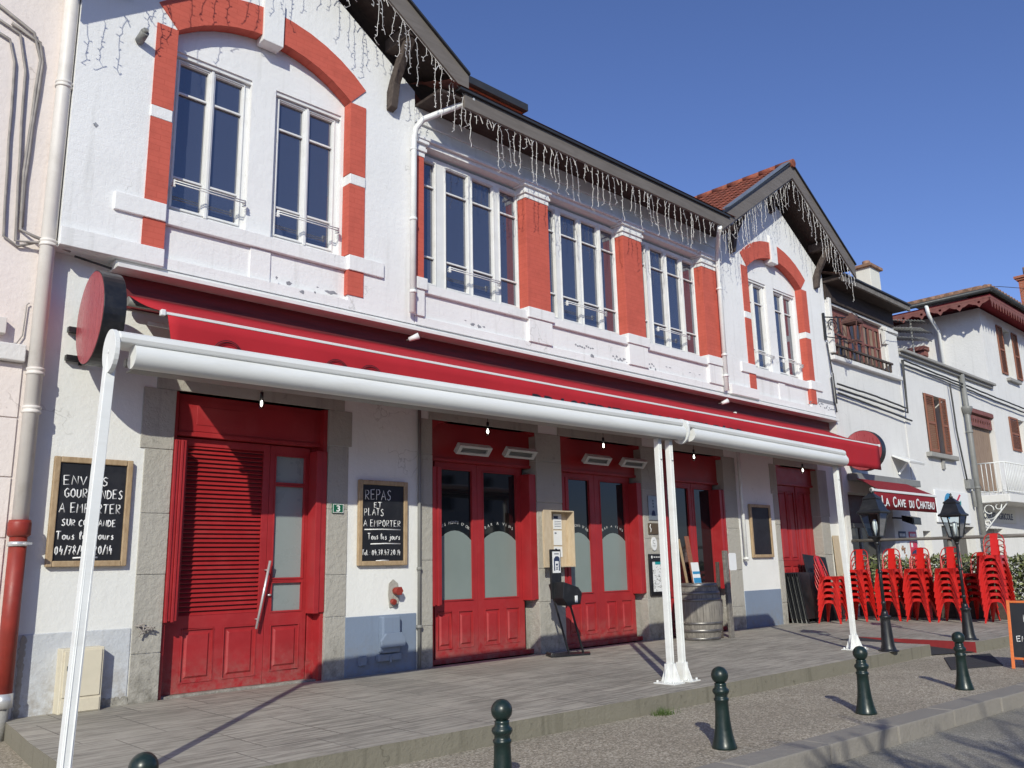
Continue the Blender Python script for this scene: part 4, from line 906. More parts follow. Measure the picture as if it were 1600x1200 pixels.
wallboard(5.71, 6.43, 1.545, 2.565, [('REPAS', 5.80, 6.20, 2.33, .12), ('ET', 5.93, 6.06, 2.235, .06), ('PLATS', 5.79, 6.09, 2.14, .08), ('A EMPORTER', 5.79, 6.34, 2.01, .075), ('_', 5.80, 6.33, 1.97, .05), ('Tous les jours', 5.85, 6.33, 1.855, .07), ('_', 5.89, 6.33, 1.80, .05), ('TeL: 04.78.47.20.14', 5.77, 6.34, 1.67, .06), ('_', 5.97, 6.16, 1.60, .05)],
          'oak-framed chalkboard reading REPAS ET PLATS on the narrow white wall between the doors', .0058)
wallboard(14.47, 15.22, 1.565, 2.565, [], 'blank oak-framed chalkboard on the white wall above the blue plinth, right of the barrel')
# number plaque
t = thing('number_plaque', 'small green enamel plaque with a white 3 on the stone jamb', 'plaque', (5.44, 8.68, 2.2))
mb = MB(); mb.box(5.36, 5.51, 8.668, 8.69, 2.155, 2.265); mb.build('plate', 'plaque_green', t, bevel=.004)
mb = MB()
for a, b, c, d in ((5.365, 5.505, 2.160, 2.165), (5.365, 5.505, 2.255, 2.26), (5.365, 5.37, 2.165, 2.255), (5.50, 5.505, 2.165, 2.255)): mb.box(a, b, 8.665, 8.668, c, d)
mb.build('white_border', 'chalk', t)
text_mesh('3', .10, 5.412, 8.667, 2.175, 'number', 'chalk', t, width=.048, bold=.002)
# red valve on its patch
t = thing('valve_outlet', 'rusty red standpipe outlet sticking out of the white wall above the blue plinth', 'valve', (6.25, 8.68, 1.2))
mb = MB(); mb.poly([(6.19,1.05),(6.31,1.05),(6.34,1.2),(6.31,1.33),(6.24,1.38),(6.18,1.33),(6.17,1.2)], [], 8.682, 8.69); mb.build('cement_patch', 'stone', t)
mb = MB(); mb.tube([(6.27, 8.68, 1.24), (6.27, 8.60, 1.24)], .045, 12); mb.tube([(6.27, 8.60, 1.24), (6.27, 8.585, 1.24)], .055, 6); mb.tube([(6.22, 8.67, 1.12), (6.22, 8.62, 1.11)], .035, 10); mb.build('valve_body', 'redpipe', t, bevel=.003)
# meter cabinet on blue plinth
t = thing('meter_box', 'blue-grey painted gas meter cabinet on the blue plinth', 'meter box', (6.16, 8.68, .45))
mb = MB(); mb.box(6.04, 6.30, 8.60, 8.70, .53, .955); mb.build('cabinet', 'blue', t, bevel=.02)
mb = MB(); mb.poly([(6.0,.60),(6.34,.60),(6.355,.68),(6.30,.76),(6.06,.76),(5.99,.68)], [], 8.56, 8.60); mb.build('hood', 'blue', t, bevel=.01)
mb = MB(); mb.box(6.0, 6.33, 8.62, 8.70, .44, .52); mb.box(6.15, 6.18, 8.60, 8.62, .42, .50); mb.build('lower_flap', 'blue', t, bevel=.01)
t = thing('socket_box', 'tiny blue-grey painted outlet box low on the blue plinth', 'socket', (5.80, 8.68, .40))
mb = MB(); mb.box(5.75, 5.85, 8.64, 8.70, .41, .52); mb.build('box', 'blue', t, bevel=.006); mb = MB(); mb.box(5.76, 5.84, 8.632, 8.64, .42, .51); mb.build('cover', 'blue', t, bevel=.003)
# cream cabinet
t = thing('utility_cabinet', 'cream metal utility cabinet low on the wall, under the large chalkboard', 'cabinet', (2.71, 8.68, .3))
mb = MB(); mb.box(2.53, 2.89, 8.55, 8.70, ZD, .86); mb.build('body', 'cream', t, bevel=.006)
mb = MB(); mb.box(2.55, 2.87, 8.538, 8.55, .44, .84); dd = mb.build('door', 'cream', t, bevel=.004)
mb = MB(); mb.lathe([(.012,-.01),(.012,.01)], 10, (2.59, 8.533, .63)); mb.box(2.575, 2.605, 8.53, 8.538, .67, .71); mb.build('lock', 'black', dd)
mb = MB(); mb.box(2.545, 2.875, 8.542, 8.55, .31, .42); mb.build('lower_cover', 'cream', t, bevel=.003)
# twisted wires on the stone jamb
mb = MB()
for k in range(5):
    p = [(3.2+.02*k, 8.67, 1.02)]
    for j in range(4): p.append((p[-1][0]+random.uniform(-.05, .06), 8.66-random.uniform(0, .04), p[-1][2]-random.uniform(-.02, .05)))
    mb.tube(p, .008, 5)
tag(mb.build('wire_stub', 'cable', origin=(3.22, 8.66, .9)), 'twisted stub of wires poking from the jamb left of the louvred door', 'wires')
# menu box
t = thing('menu_box', 'open plywood menu box with white sheets inside, on the pier between the glazed doors', 'menu box', (9.15, 8.6, 1.47))
mb = MB(); x0, x1, z0, z1 = 8.87, 9.37, 1.475, 2.28
mb.box(x0, x1, 8.66, 8.69, z0, z1); mb.build('back_board', 'plywood', t)
for a, b, c, d in ((x0, x0+.018, z0, z1), (x1-.018, x1, z0, z1), (x0+.018, x1-.018, z1-.018, z1), (x0+.018, x1-.018, z0, z0+.018)):
    mb = MB(); mb.box(a, b, 8.52, 8.66, c, d); mb.build('side_board', 'plywood', t, bevel=.003)
mb = MB(); mb.box(x0-.16, x0+.0, 8.50, 8.515, z0, z1); mb.build('open_flap', 'plywood', t, bevel=.003)
for z0_, z1_, ink in ((2.02, 2.24, 1), (1.79, 2.0, 0), (1.62, 1.77, 0)):
    mb = MB(); mb.box(9.06, 9.235, 8.652, 8.657, z0_, z1_); pg = mb.build('paper_sheet', 'paper', t)
    if ink: mb = MB(); mb.box(9.07, 9.16, 8.6495, 8.6515, z1_-.07, z1_-.03); [mb.box(9.085, 9.22, 8.6495, 8.6515, z1_-.11-.025*k, z1_-.105-.025*k) for k in range(4)]; mb.build('printed_block', 'navy', pg)
    else: mb = MB(); mb.box(9.08, 9.12, 8.6495, 8.6515, z1_-.045, z1_-.03); mb.build('printed_block', 'navy', pg)
# plaques on the second pier
t = thing('wall_plaque', 'grey-blue plaque with stars and a bell emblem, topmost on the pier by the posts', 'plaque', (11.5, 8.67, 2.2))
mb = MB(); mb.box(11.37, 11.62, 8.672, 8.686, 2.20, 2.60); mb.build('plate', 'zinc', t, bevel=.003)
mb = MB(); mb.poly([(11.44,2.27),(11.55,2.27),(11.53,2.34),(11.51,2.36),(11.48,2.36),(11.46,2.34)], [], 8.668, 8.672)
for k in range(3): mb.poly([(11.495+.018*math.cos(R(90+a*36))*(1 if a % 2 == 0 else .4), 2.42+.05*k+.018*math.sin(R(90+a*36))*(1 if a % 2 == 0 else .4)) for a in range(10)], [], 8.668, 8.672)
mb.build('emblem', 'navy', t)
t = thing('wall_plaque', 'small square brown plaque under the grey-blue one', 'plaque', (11.47, 8.67, 1.98))
mb = MB(); mb.box(11.34, 11.60, 8.670, 8.686, 1.97, 2.15); mb.build('plate', 'brass', t, bevel=.003)
mb = MB(); mb.tube([(11.39, 8.668, 2.13), (11.37, 8.668, 2.09), (11.40, 8.668, 2.05), (11.385, 8.668, 2.0)], .007, 5); mb.build('emblem', 'chalk', t)
t = thing('wall_plaque', 'white oval plaque with a C on the pier by the double posts', 'plaque', (11.47, 8.67, 1.72))
mb = MB(); mb.poly([(11.47+.075*math.cos(a), 1.815+.11*math.sin(a)) for a in [2*math.pi*i/28 for i in range(28)]], [], 8.672, 8.686); mb.build('plate', 'paper', t)
mb = MB(); mb.tube([(p[0], 8.671, p[1]) for p in arc(11.47, 1.845, .03, 50, 310, 14)], .004, 5); mb.box(11.43, 11.51, 8.6695, 8.672, 1.785, 1.79); mb.box(11.44, 11.50, 8.6695, 8.672, 1.765, 1.769); mb.build('emblem', 'grey', t)
t = thing('poster_case', 'black framed poster case with a drawn village map, on the pier by the double posts', 'poster case', (11.5, 8.66, 1.0))
mb = MB(); mb.poly(rect(11.30, 11.78, .985, 1.65), [rect(11.37, 11.73, 1.05, 1.53)], 8.655, 8.69); mb.build('case_frame', 'black', t, bevel=.006)
mb = MB(); mb.box(11.365, 11.735, 8.672, 8.685, 1.045, 1.535); ps = mb.build('poster', 'paper', t)
mb = MB(); mb.box(11.46, 11.73, 8.669, 8.672, 1.48, 1.53); mb.build('poster_header', 'teal', ps)
mb = MB()
for k in range(60):
    x, z = random.uniform(11.38, 11.70), random.uniform(1.06, 1.45); mb.tube([(x, 8.6705, z), (x+random.uniform(-.03, .03), 8.6705, z+random.uniform(-.03, .03)), (x+random.uniform(-.04, .04), 8.6705, z+random.uniform(-.02, .02))], .003, 4)
mb.build('poster_drawing', 'grey', ps)
mb = MB(); mb.poly([(11.36+.018*math.cos(a), 1.60+.025*math.sin(a)) for a in [2*math.pi*i/14 for i in range(14)]], [], 8.652, 8.655)
for k in range(4): mb.box(11.41+.06*k, 11.45+.06*k, 8.652, 8.655, 1.592, 1.607)
mb.build('case_lettering', 'chalk', t)
# security light, ceiling fixtures
mb = MB(); mb.tube([(2.75, 8.49, 7.05), (2.76, 8.36, 7.10)], .045, 12); mb.tube([(2.76, 8.40, 7.09), (2.762, 8.34, 7.12)], .03, 10)
tag(mb.build('flagpole_socket', 'grey', origin=(2.75, 8.5, 7.05)), 'round grey flagpole socket high on the white gable wall, left of the brick arch', 'socket')
for x, w_ in ((6.34, 'below the downpipe at the foot of the left gable'), (13.52, 'below the second downpipe, near the right gable')):
    t = thing('spotlight', 'small white spotlight under the cornice '+w_, 'spotlight', (x, 8.5, 4.36))
    mb = MB(); mb.tube([(x, 8.56, 4.38), (x, 8.46, 4.38)], .014, 8); mb.build('arm', 'grey', t)
    mb = MB(); mb.tube([(x-.03, 8.48, 4.37), (x+.07, 8.40, 4.42)], [.028, .045], 12); mb.build('lamp_head', 'alu', t)

# --- hand gel station
t = thing('gel_dispenser', 'black hand sanitiser stand with tray and framed notice, between the glazed doors', 'sanitiser stand', (8.85, 8.28, ZD))
mb = MB(); mb.poly([(8.52,8.18),(9.05,8.02),(9.22,8.18),(8.98,8.40),(8.60,8.42)], [], ZD, ZD+.025, 'z'); mb.tube([(8.5,8.2,ZD+.03),(8.62,8.42,ZD+.03)], .03, 10); mb.build('foot_plate', 'black', t, bevel=.006)
mb = MB(); mb.bar((8.62,8.34,1.25), (8.86,8.24,ZD+.02), .022); mb.bar((8.86,8.2,1.0), (9.06,8.16,ZD+.02), .022); mb.build('support_rod', 'black', t)
mb = MB(); mb.poly([(8.60,1.05),(8.80,1.05),(8.80,1.72),(8.60,1.72)], [], 8.28, 8.31); mb.build('back_panel', 'black', t, bevel=.004)
mb = MB(); mb.poly([(8.66,1.28),(8.95,1.20),(9.02,1.12),(8.98,.98),(8.72,.96),(8.63,1.06)], [], 8.10, 8.30); mb.build('drip_tray', 'black', t, bevel=.01)
mb = MB(); mb.box(8.86, 8.91, 8.088, 8.10, 1.0, 1.09); mb.build('nozzle', 'paper', t, bevel=.004)
mb = MB(); mb.box(8.63, 8.775, 8.268, 8.28, 1.40, 1.69); nn_ = mb.build('notice', 'paper', t)
mb = MB(); mb.poly([(8.645,1.43),(8.665,1.43),(8.665,1.56),(8.74,1.56),(8.74,1.43),(8.76,1.43),(8.76,1.60),(8.73,1.625),(8.68,1.625),(8.645,1.59)], [], 8.265, 8.268)
mb.box(8.685,8.72,8.265,8.268,1.50,1.525); mb.tube([(8.685,8.267,1.485),(8.72,8.267,1.44)],.005,4); mb.tube([(8.72,8.267,1.485),(8.685,8.267,1.44)],.005,4)
for k in range(5): mb.box(8.66+.018*k, 8.67+.018*k, 8.265, 8.268, 1.65, 1.668)
mb.build('notice_print', 'navy', nn_)

# --- barrel
bx, by = 11.86, 8.16; H = .87
def brr(z): return .31+.065*math.sin(math.pi*z/H)
t = thing('wine_barrel', 'old oak wine barrel with iron hoops in front of the third glazed door', 'barrel', (bx, by, ZD))
mb = MB(); ns = 24; prof = [0, .02, .1, .2, .32, .435, .55, .67, .77, .85, .87]
for k in range(ns):
    a0, a1 = 2*math.pi*k/ns+.004, 2*math.pi*(k+1)/ns-.004; j = random.uniform(-.003, .003); vs = []
    for z in prof:
        for a in (a0, a1): vs.append((bx+(brr(z)+j)*math.cos(a), by+(brr(z)+j)*math.sin(a), ZD+z))
        for a in (a1, a0): vs.append((bx+(brr(z)-.03)*math.cos(a), by+(brr(z)-.03)*math.sin(a), ZD+z))
    n_ = len(prof); fs = [(4*i+q, 4*i+(q+1) % 4, 4*i+4+(q+1) % 4, 4*i+4+q) for i in range(n_-1) for q in range(4)]+[(0,3,2,1), (4*n_-4, 4*n_-3, 4*n_-2, 4*n_-1)]
    mb.add(vs, fs)
o = mb.build('staves', 'barrelwood', t); o['kind'] = 'stuff'; del o['kind']
for z0_, z1_ in ((.0, .045), (.12, .17), (.24, .28), (.60, .64), (.70, .75), (.82, .872)):
    mb = MB(); mb.lathe([(brr(z0_)+.001, z0_), (brr(z0_)+.007, z0_+.003), (brr(z1_)+.007, z1_-.003), (brr(z1_)+.001, z1_)], 48, (bx, by, ZD)); mb.build('hoop', 'hoopiron', t)
mb = MB(); mb.lathe([(.001, .855), (.30, .855), (.30, .872), (.001, .873)], 40, (bx, by, ZD)); mb.build('barrel_head', 'barrelwood', t)
# leaflet stand on barrel
t = thing('leaflet', 'blue and white printed leaflet standing on the wine barrel', 'leaflet', (11.68, 8.02, 1.18))
mb = MB(); mb.bar((11.68, 8.02, 1.174), (11.68, 8.06, 1.50), .20, .006, up=(0, 1, 0)); lf = mb.build('card', 'paper', t)
mb = MB(); mb.bar((11.68, 8.016, 1.18), (11.68, 8.022, 1.26), .19, .004, up=(0, 1, 0)); mb.bar((11.68, 8.032, 1.32), (11.68, 8.036, 1.36), .19, .004, up=(0, 1, 0)); mb.build('card_print', 'sky_blue', lf)
for dx, top, nm in ((.10, 1.9, 'long pale wooden slat leaning behind the barrel'), (.28, 1.95, 'brown wooden plank leaning behind the barrel, right of the pale slat')):
    mb = MB(); mb.bar((12.35+dx, 8.62, ZD), (12.2+dx*1.3, 8.80, top), .05 if dx < .2 else .11, .02, up=(0, 1, 0)); tag(mb.build('wooden_plank', 'oak' if dx < .2 else 'brownshut', origin=(12.35+dx, 8.62, ZD), bevel=.003), nm, 'plank')
# post with white card right of barrel
t = thing('wooden_post', 'dark weathered timber post with a white card, just right of the barrel', 'post', (12.33, 7.92, ZD))
mb = MB(); mb.bar((12.36, 7.90, ZD), (12.36, 7.92, 1.68), .11, .05, up=(0, 1, 0)); mb.build('upright', 'weathered', t, bevel=.006)
mb = MB(); mb.bar((12.22, 8.0, ZD), (12.24, 8.0, 1.5), .05, .05, up=(0, 1, 0)); mb.build('upright', 'beam', t, bevel=.006)
mb = MB(); mb.poly([(12.44,1.38),(12.46,1.36),(12.64,1.36),(12.66,1.38),(12.66,1.62),(12.64,1.64),(12.46,1.64),(12.44,1.62)], [], 7.90, 7.905); mb.build('card', 'paper', t)
mb = MB(); mb.box(12.40, 12.43, 7.95, 7.975, ZD, 1.36); mb.build('strip', 'maroon', t)

# ================================================================== bollards
mb = MB(); pr = [(.092,0),(.092,.012),(.085,.03),(.072,.08),(.062,.14),(.055,.20),(.051,.27),(.050,.33),(.056,.337),(.056,.350),(.047,.356),(.047,.375),(.058,.388),(.063,.402),(.060,.415),(.046,.427),(.043,.445),(.046,.455),(.034,.462)]
mb.lathe(pr, 28)
def bollard(x, y, nm, first=None):
    if first is None:
        t = thing('bollard', nm, 'bollard', (x, y, ZP), 'green ball-topped bollards along the kerb')
        m2 = MB(); m2.v = [(p[0]+x, p[1]+y, p[2]+ZP) for p in mb.v]; m2.f, m2.m, m2.sm = mb.f, mb.m, mb.sm
        m2.build('shaft', 'green', t, bevel=0)
        m3 = MB(); m3.sphere((x, y, ZP+.515), .064, 28, 16); m3.build('ball', 'green', t); return t
    t = copy_tree(first); t.location = (x, y, ZP); t['label'] = nm; return t
b0 = bollard(5.74, 3.80, 'dark green ball-topped bollard in front of the double white posts')
bollard(7.78, 3.65, 'dark green ball-topped bollard in front of the right white post', b0)
bollard(9.78, 3.51, 'farthest dark green ball-topped bollard, beside the red ramp', b0)
bollard(3.62, 3.93, 'dark green bollard cut by the lower edge of the photo, near its middle', b0)
bollard(1.575, 4.06, 'nearest bollard, of which only the ball shows at the bottom left', b0)

# weeds at deck foot
mb = MB()
for k in range(120):
    a = random.uniform(0, 6.28); x, y = 6.62+random.gauss(0, .06), 5.02+random.uniform(-.09, .05); h = random.uniform(.03, .08)
    mb.add([(x, y, ZP), (x+.008, y, ZP), (x+.03*math.cos(a), y+.03*math.sin(a), ZP+h)], [(0,1,2)])
g_ = mb.build('weeds', 'greenleaf', origin=(6.62, 5.0, ZP), merge=False); g_['kind'] = 'stuff'; g_['label'] = 'small tuft of green weeds at the foot of the deck edge'; g_['category'] = 'weeds'
# doormat
mb = MB(); mb.poly([(11.30,4.18),(12.55,4.72),(13.42,4.42),(12.1,3.85)], [], ZP, ZP+.012, 'z')
tag(mb.build('doormat', 'mat', origin=(12.3, 4.3, ZP)), 'large black mat lying on the gravel before the red-sided ramp', 'mat')

# ================================================================== lamp posts
def lamppost(x, y, nm, first=None):
    if first: t = copy_tree(first); t.location = (x, y, ZD); t['label'] = nm; return t
    t = thing('street_lamp', nm, 'lamp post', (x, y, ZD), 'black lantern lamp posts on the terrace')
    c = (x, y, ZD); m_ = MB(); m_.lathe([(.13,0),(.13,.012),(.10,.02),(.095,.04),(.082,.08),(.062,.38),(.06,.42),(.075,.43),(.075,.45),(.045,.46),(.04,.50),(.03,.52)], 20, c); m_.build('base', 'black', t)
    m_ = MB(); m_.tube([(x,y,ZD+.5),(x,y,ZD+1.40)], [.024, .02], 12); [m_.sphere((x,y,ZD+z), .032, 12, 6) for z in (.62, 1.02, 1.40)]; m_.build('pole', 'black', t)
    m_ = MB(); m_.lathe([(.02,1.40),(.05,1.45),(.085,1.475),(.085,1.49)], 8, c); z0_, z1_ = ZD+1.49, ZD+1.80; a, b = .075, .135
    for sx in (-1, 1):
        for sy in (-1, 1): m_.bar((x+sx*a, y+sy*a, z0_), (x+sx*b, y+sy*b, z1_), .014)
    for q, z in ((a, z0_), (b, z1_)):
        for s_ in (-1, 1): m_.bar((x-q, y+s_*q, z), (x+q, y+s_*q, z), .016); m_.bar((x+s_*q, y-q, z), (x+s_*q, y+q, z), .016)
    m_.build('lantern_frame', 'black', t)
    m_ = MB()
    for i in range(4):
        ang = i*math.pi/2; ca, sa = math.cos(ang), math.sin(ang)
        q = [(-a, -a, z0_), (a, -a, z0_), (b, -b, z1_), (-b, -b, z1_)]
        m_.add([(x+p[0]*ca-p[1]*sa, y+p[0]*sa+p[1]*ca, p[2]) for p in q], [(0,1,2,3)])
    m_.build('lantern_glass', 'glass', t)
    m_ = MB(); k = math.sqrt(2); m_.lathe([(.16*k,1.80),(.165*k,1.81),(.165*k,1.825),(.135*k,1.85),(.10*k,1.95),(.085*k,1.99),(.095*k,1.995),(.095*k,2.01),(.04*k,2.06),(.03*k,2.07)], 4, c, rot=R(45), smooth=False); m_.lathe([(.025,2.07),(.03,2.09),(.012,2.11),(.016,2.13),(.002,2.15)], 10, c); m_.build('lantern_roof', 'black', t)
    m_ = MB(); m_.lathe([(.01,1.50),(.02,1.56),(.03,1.60),(.03,1.68),(.012,1.72)], 12, c); m_.build('lamp', 'lampbulb', t)
    return t
lp = lamppost(11.62, 5.06, 'black lantern lamp post at the near corner of the terrace, left of the ramp')
lamppost(13.80, 4.80, 'black lantern lamp post right of the ramp, in front of the red chair stacks', lp)

# ================================================================== stacking chairs
def make_chair(nm):
    t = thing('metal_chair', nm, 'chair', (0, 0, 0), 'stacked red metal chairs')
    zs = .43; a, b = .165, .225     # half width at seat / at feet
    m_ = MB(); m_.poly([(-a,-a),(a,-a),(a,a),(-a,a)], [], zs-.004, zs, 'z'); m_.build('seat', 'chair', t, bevel=.0)
    def off(z): return b+(a-b)*(z/zs)
    for k in range(4):       # aprons with an arched lower edge
        m_ = MB(); ang = k*math.pi/2; ca, sa = math.cos(ang), math.sin(ang); n_ = 12; top = []; low = []
        for i in range(n_+1):
            u = -1+2*i/n_; zl_ = zs-.05-.10*abs(u)**2.6; q = off(zl_); top.append((u*a, -a, zs)); low.append((u*(q-.02), -q, zl_))
        vs = [(p[0]*ca-p[1]*sa, p[0]*sa+p[1]*ca, p[2]) for p in top+low]
        m_.add(vs, [(i, i+1, n_+2+i, n_+1+i) for i in range(n_)]); ap = m_.build('apron', 'chair', t)
        ap.modifiers.new('thickness', 'SOLIDIFY').thickness = .0025
    for sx in (-1, 1):
        for sy in (-1, 1):
            m_ = MB(); vs = []
            for z, w_ in ((zs, .11), (zs-.10, .078), (zs-.2, .056), (.02, .030), (0, .027)):
                q = off(z); vs += [(sx*(q-w_), sy*q, z), (sx*q, sy*q, z), (sx*q, sy*(q-w_), z)]
            m_.add(vs, [f for i in range(4) for f in ((3*i, 3*i+1, 3*i+4, 3*i+3), (3*i+1, 3*i+2, 3*i+5, 3*i+4))])
            lg = m_.build('leg', 'chair', t); lg.modifiers.new('thickness', 'SOLIDIFY').thickness = .0025
    # hoop of tube and central slat leaning back
    m_ = MB(); pts = [(-a, .13, zs), (-a-.005, .17, zs+.12), (-a-.01, .22, zs+.26), (-a+.02, .25, zs+.345), (-a+.07, .262, zs+.385), (0, .268, zs+.395)]
    pts = pts+[(-p[0], p[1], p[2]) for p in pts[:-1][::-1]]; m_.tube(pts, .011, 8); m_.build('back_hoop', 'hoop', t)
    m_ = MB(); m_.add([(-.06,.155,zs),(.06,.155,zs),(.068,.262,zs+.392),(-.068,.262,zs+.392),(-.052,.155,zs-.03),(.052,.155,zs-.03)], [(0,1,2,3),(4,5,1,0)])
    sl_ = m_.build('back_slat', 'chair', t); sl_.modifiers.new('thickness', 'SOLIDIFY').thickness = .003
    m_ = MB(); m_.tube([(-a-.008, .20, zs+.19), (-.064, .205, zs+.18)], .006, 6); m_.tube([(a+.008, .20, zs+.19), (.064, .205, zs+.18)], .006, 6); m_.build('back_brace', 'hoop', t)
    return t
ch = make_chair('chair'); used = [False]
stacks = [(16.15, 8.02, 5, R(4), 'the low stack at the boarded red door'), (16.95, 7.85, 6, R(-90), 'the stack behind the right white post'), (17.35, 7.38, 6, R(-90), 'the stack behind the nearer lamp post'),
          (17.30, 6.80, 6, R(-92), 'the stack right of the nearer lamp post'), (17.35, 6.25, 6, R(-90), 'the stack left of the farther lamp post'), (17.45, 5.47, 8, R(-88), 'the tallest stack, by the orange-framed board'),
          (17.95, 7.05, 5, R(-80), 'the half-hidden second-row stack behind the middle'), (18.0, 5.98, 5, R(-100), 'the half-hidden second-row stack left of the tallest')]
ordn = ['bottom', 'second', 'third', 'fourth', 'fifth', 'sixth', 'seventh', 'eighth']
sq = 1.0
for x, y, n_, rz, wh in stacks:
    for k in range(n_):
        o = ch if not used[0] else copy_tree(ch); used[0] = True
        o.rotation_euler = (0, 0, rz+random.uniform(-.015, .015))
        d = Vector((math.sin(rz)*-1, math.cos(rz), 0))*(-.006*k)
        o.location = (x+d.x, y+d.y, ZD+.112*k); o.scale = (1, 1, 1.0)
        w_ = 'topmost' if k == n_-1 else ordn[k]
        o['label'] = 'red metal chair, '+w_+(' of ' if k == n_-1 else ' from the floor in ' if k else ' one of ')+wh
# folded black tables, board, plank
nth = ['nearest', 'second', 'third', 'fourth', 'fifth', 'sixth', 'seventh', 'innermost']
for i in range(8):
    y0 = 8.36+i*.048
    t = thing('folded_table', 'black folded table leaning at the boarded red door, '+nth[i]+(' one to the street' if i == 0 else ' to the door' if i == 7 else ' one from the street side'), 'folding table', (16.1, y0, ZD), 'black folded tables at the boarded door')
    m_ = MB(); m_.bar((16.1, y0+.02, ZD+.08), (16.1, y0+.14, ZD+.96), .66, .018, up=(0, 1, 0)); m_.build('table_top', 'black', t, bevel=.003)
    m_ = MB()
    for xx in (15.80, 16.40): m_.bar((xx, y0, ZD), (xx, y0+.125, 1.18), .016)
    m_.bar((15.80, y0, ZD+.012), (16.40, y0, ZD+.012), .014); m_.build('folded_legs', 'grey' if i % 2 else 'black', t)
m_ = MB(); m_.bar((16.65, 8.40, ZD), (16.75, 8.62, 1.58), .95, .02, up=(0, 1, 0)); tag(m_.build('dark_board', 'slate', origin=(16.7, 8.45, ZD), bevel=.003), 'large blank dark grey board leaning behind the low chair stack', 'board')
m_ = MB(); m_.bar((17.86, 8.60, ZD), (17.86, 8.66, 2.0), .26, .02, up=(0, 1, 0)); tag(m_.build('plywood_panel', 'plywood', origin=(17.86, 8.6, ZD)), 'narrow plywood panel standing against the wall behind the right white post', 'panel')

# --- A-board
t = thing('pavement_sign', 'orange-framed folding chalkboard at the right edge of the photo, next to the mat', 'A-board', (11.86, 3.66, ZP)); t.rotation_euler = (0, 0, R(-86))
def loc(p): return Vector(p)
m_ = MB(); 
def lbar(p, q, w, h, nm_, mat_): 
    m2 = MB(); m2.bar(Vector(p), Vector(q), w, h, up=(0, 1, 0)); return m2.build(nm_, mat_, t, bevel=.003, origin=(0, 0, 0))
lbar((0,0,0), (0,.16,.80), .035, .025, 'frame_rail', 'orange'); lbar((.60,0,0), (.60,.16,.80), .035, .025, 'frame_rail', 'orange')
lbar((0.018,.157,.785), (.582,.157,.785), .025, .035, 'frame_rail', 'orange'); lbar((0.018,.024,.12), (.582,.024,.12), .025, .035, 'frame_rail', 'orange')
lbar((0.04,.42,0), (.04,.18,.78), .03, .022, 'rear_leg', 'orange'); lbar((.56,.42,0), (.56,.18,.78), .03, .022, 'rear_leg', 'orange')
m2 = MB(); m2.add([(.018,.0274,.137),(.582,.0274,.137),(.582,.1536,.768),(.018,.1536,.768)], [(0,1,2,3)]); bd = m2.build('board', 'slate', t, origin=(0, 0, 0)); bd.modifiers.new('thickness', 'SOLIDIFY').thickness = .006
mbw = chalk_lines([('PATES', .15, .48, .55, .085), ('A', .27, .33, .43, .06), ('EMPORTER', .06, .54, .32, .06)], 0, r=.0055)
mbw.v = [(p[0], p[1]+.0274+(p[2]-.137)*.2-.011, p[2]) for p in mbw.v]; mbw.build('chalk_writing', 'chalk', bd, origin=(0, 0, 0))

# ================================================================== hedge, planter, rail
def leaf_cloud(mb_, cx, cy, cz, sx, sy, sz, n_, size, mats=2):
    for k in range(n_):
        p = Vector((cx+random.uniform(-sx, sx), cy+random.uniform(-sy, sy), cz+random.uniform(-sz, sz)))
        d = Vector((random.gauss(0, 1), random.gauss(0, 1), random.gauss(.5, .8))).normalized(); s_ = d.orthogonal().normalized(); s_.rotate(Matrix.Rotation(random.uniform(0, 6.28), 3, d)); L = size*random.uniform(.6, 1.4); w_ = L*.22
        mb_.add([p, p+d*L*.5+s_*w_, p+d*L, p+d*L*.5-s_*w_], [(0,1,2,3)], random.choice((0, 0, 1)) if mats > 1 else 0)
t = thing('hedge', 'clipped leafy hedge in a planter behind the red chair stacks', 'hedge', (18.7, 6.3, ZD))
m_ = MB()
y = 4.35
while y < 8.5:
    h = 1.44+random.uniform(-.07, .06); d_ = random.uniform(.22, .34)
    leaf_cloud(m_, 18.75+random.uniform(-.05, .05), y, (h+.62)/2, d_, .16, (h-.55)/2, 620, .085); y += .22
m_.build('foliage', ['leaf', 'leaf2'], t, merge=False)
m_ = MB(); 
for k in range(26): yy = 4.3+k*.16; m_.tube([(18.75+random.uniform(-.1, .1), yy, .6), (18.75+random.uniform(-.15, .15), yy+random.uniform(-.1, .1), 1.35)], [.012, .005], 5)
m_.build('stems', 'bark', t)
m_ = MB(); m_.box(18.4, 19.15, 4.2, 8.55, ZD, .66); m_.build('planter', 'beam', t, bevel=.015)  # planter coloured dark to stand in for deep shade behind the chairs
t = thing('pole_rail', 'weathered horizontal wooden pole on a post above the hedge', 'railing', (18.3, 6.3, ZD))
m_ = MB(); m_.tube([(18.3, 8.5, 1.885), (18.3, 7.2, 1.875), (18.3, 5.9, 1.87), (18.3, 3.9, 1.86)], [.035, .032, .036, .04], 10); m_.build('pole', 'weathered', t)
for yy in (6.38, 6.52): m_ = MB(); m_.tube([(18.3+.05, yy, ZD), (18.36, yy, 2.18)], .045, 10); m_.build('upright', 'weathered', t)
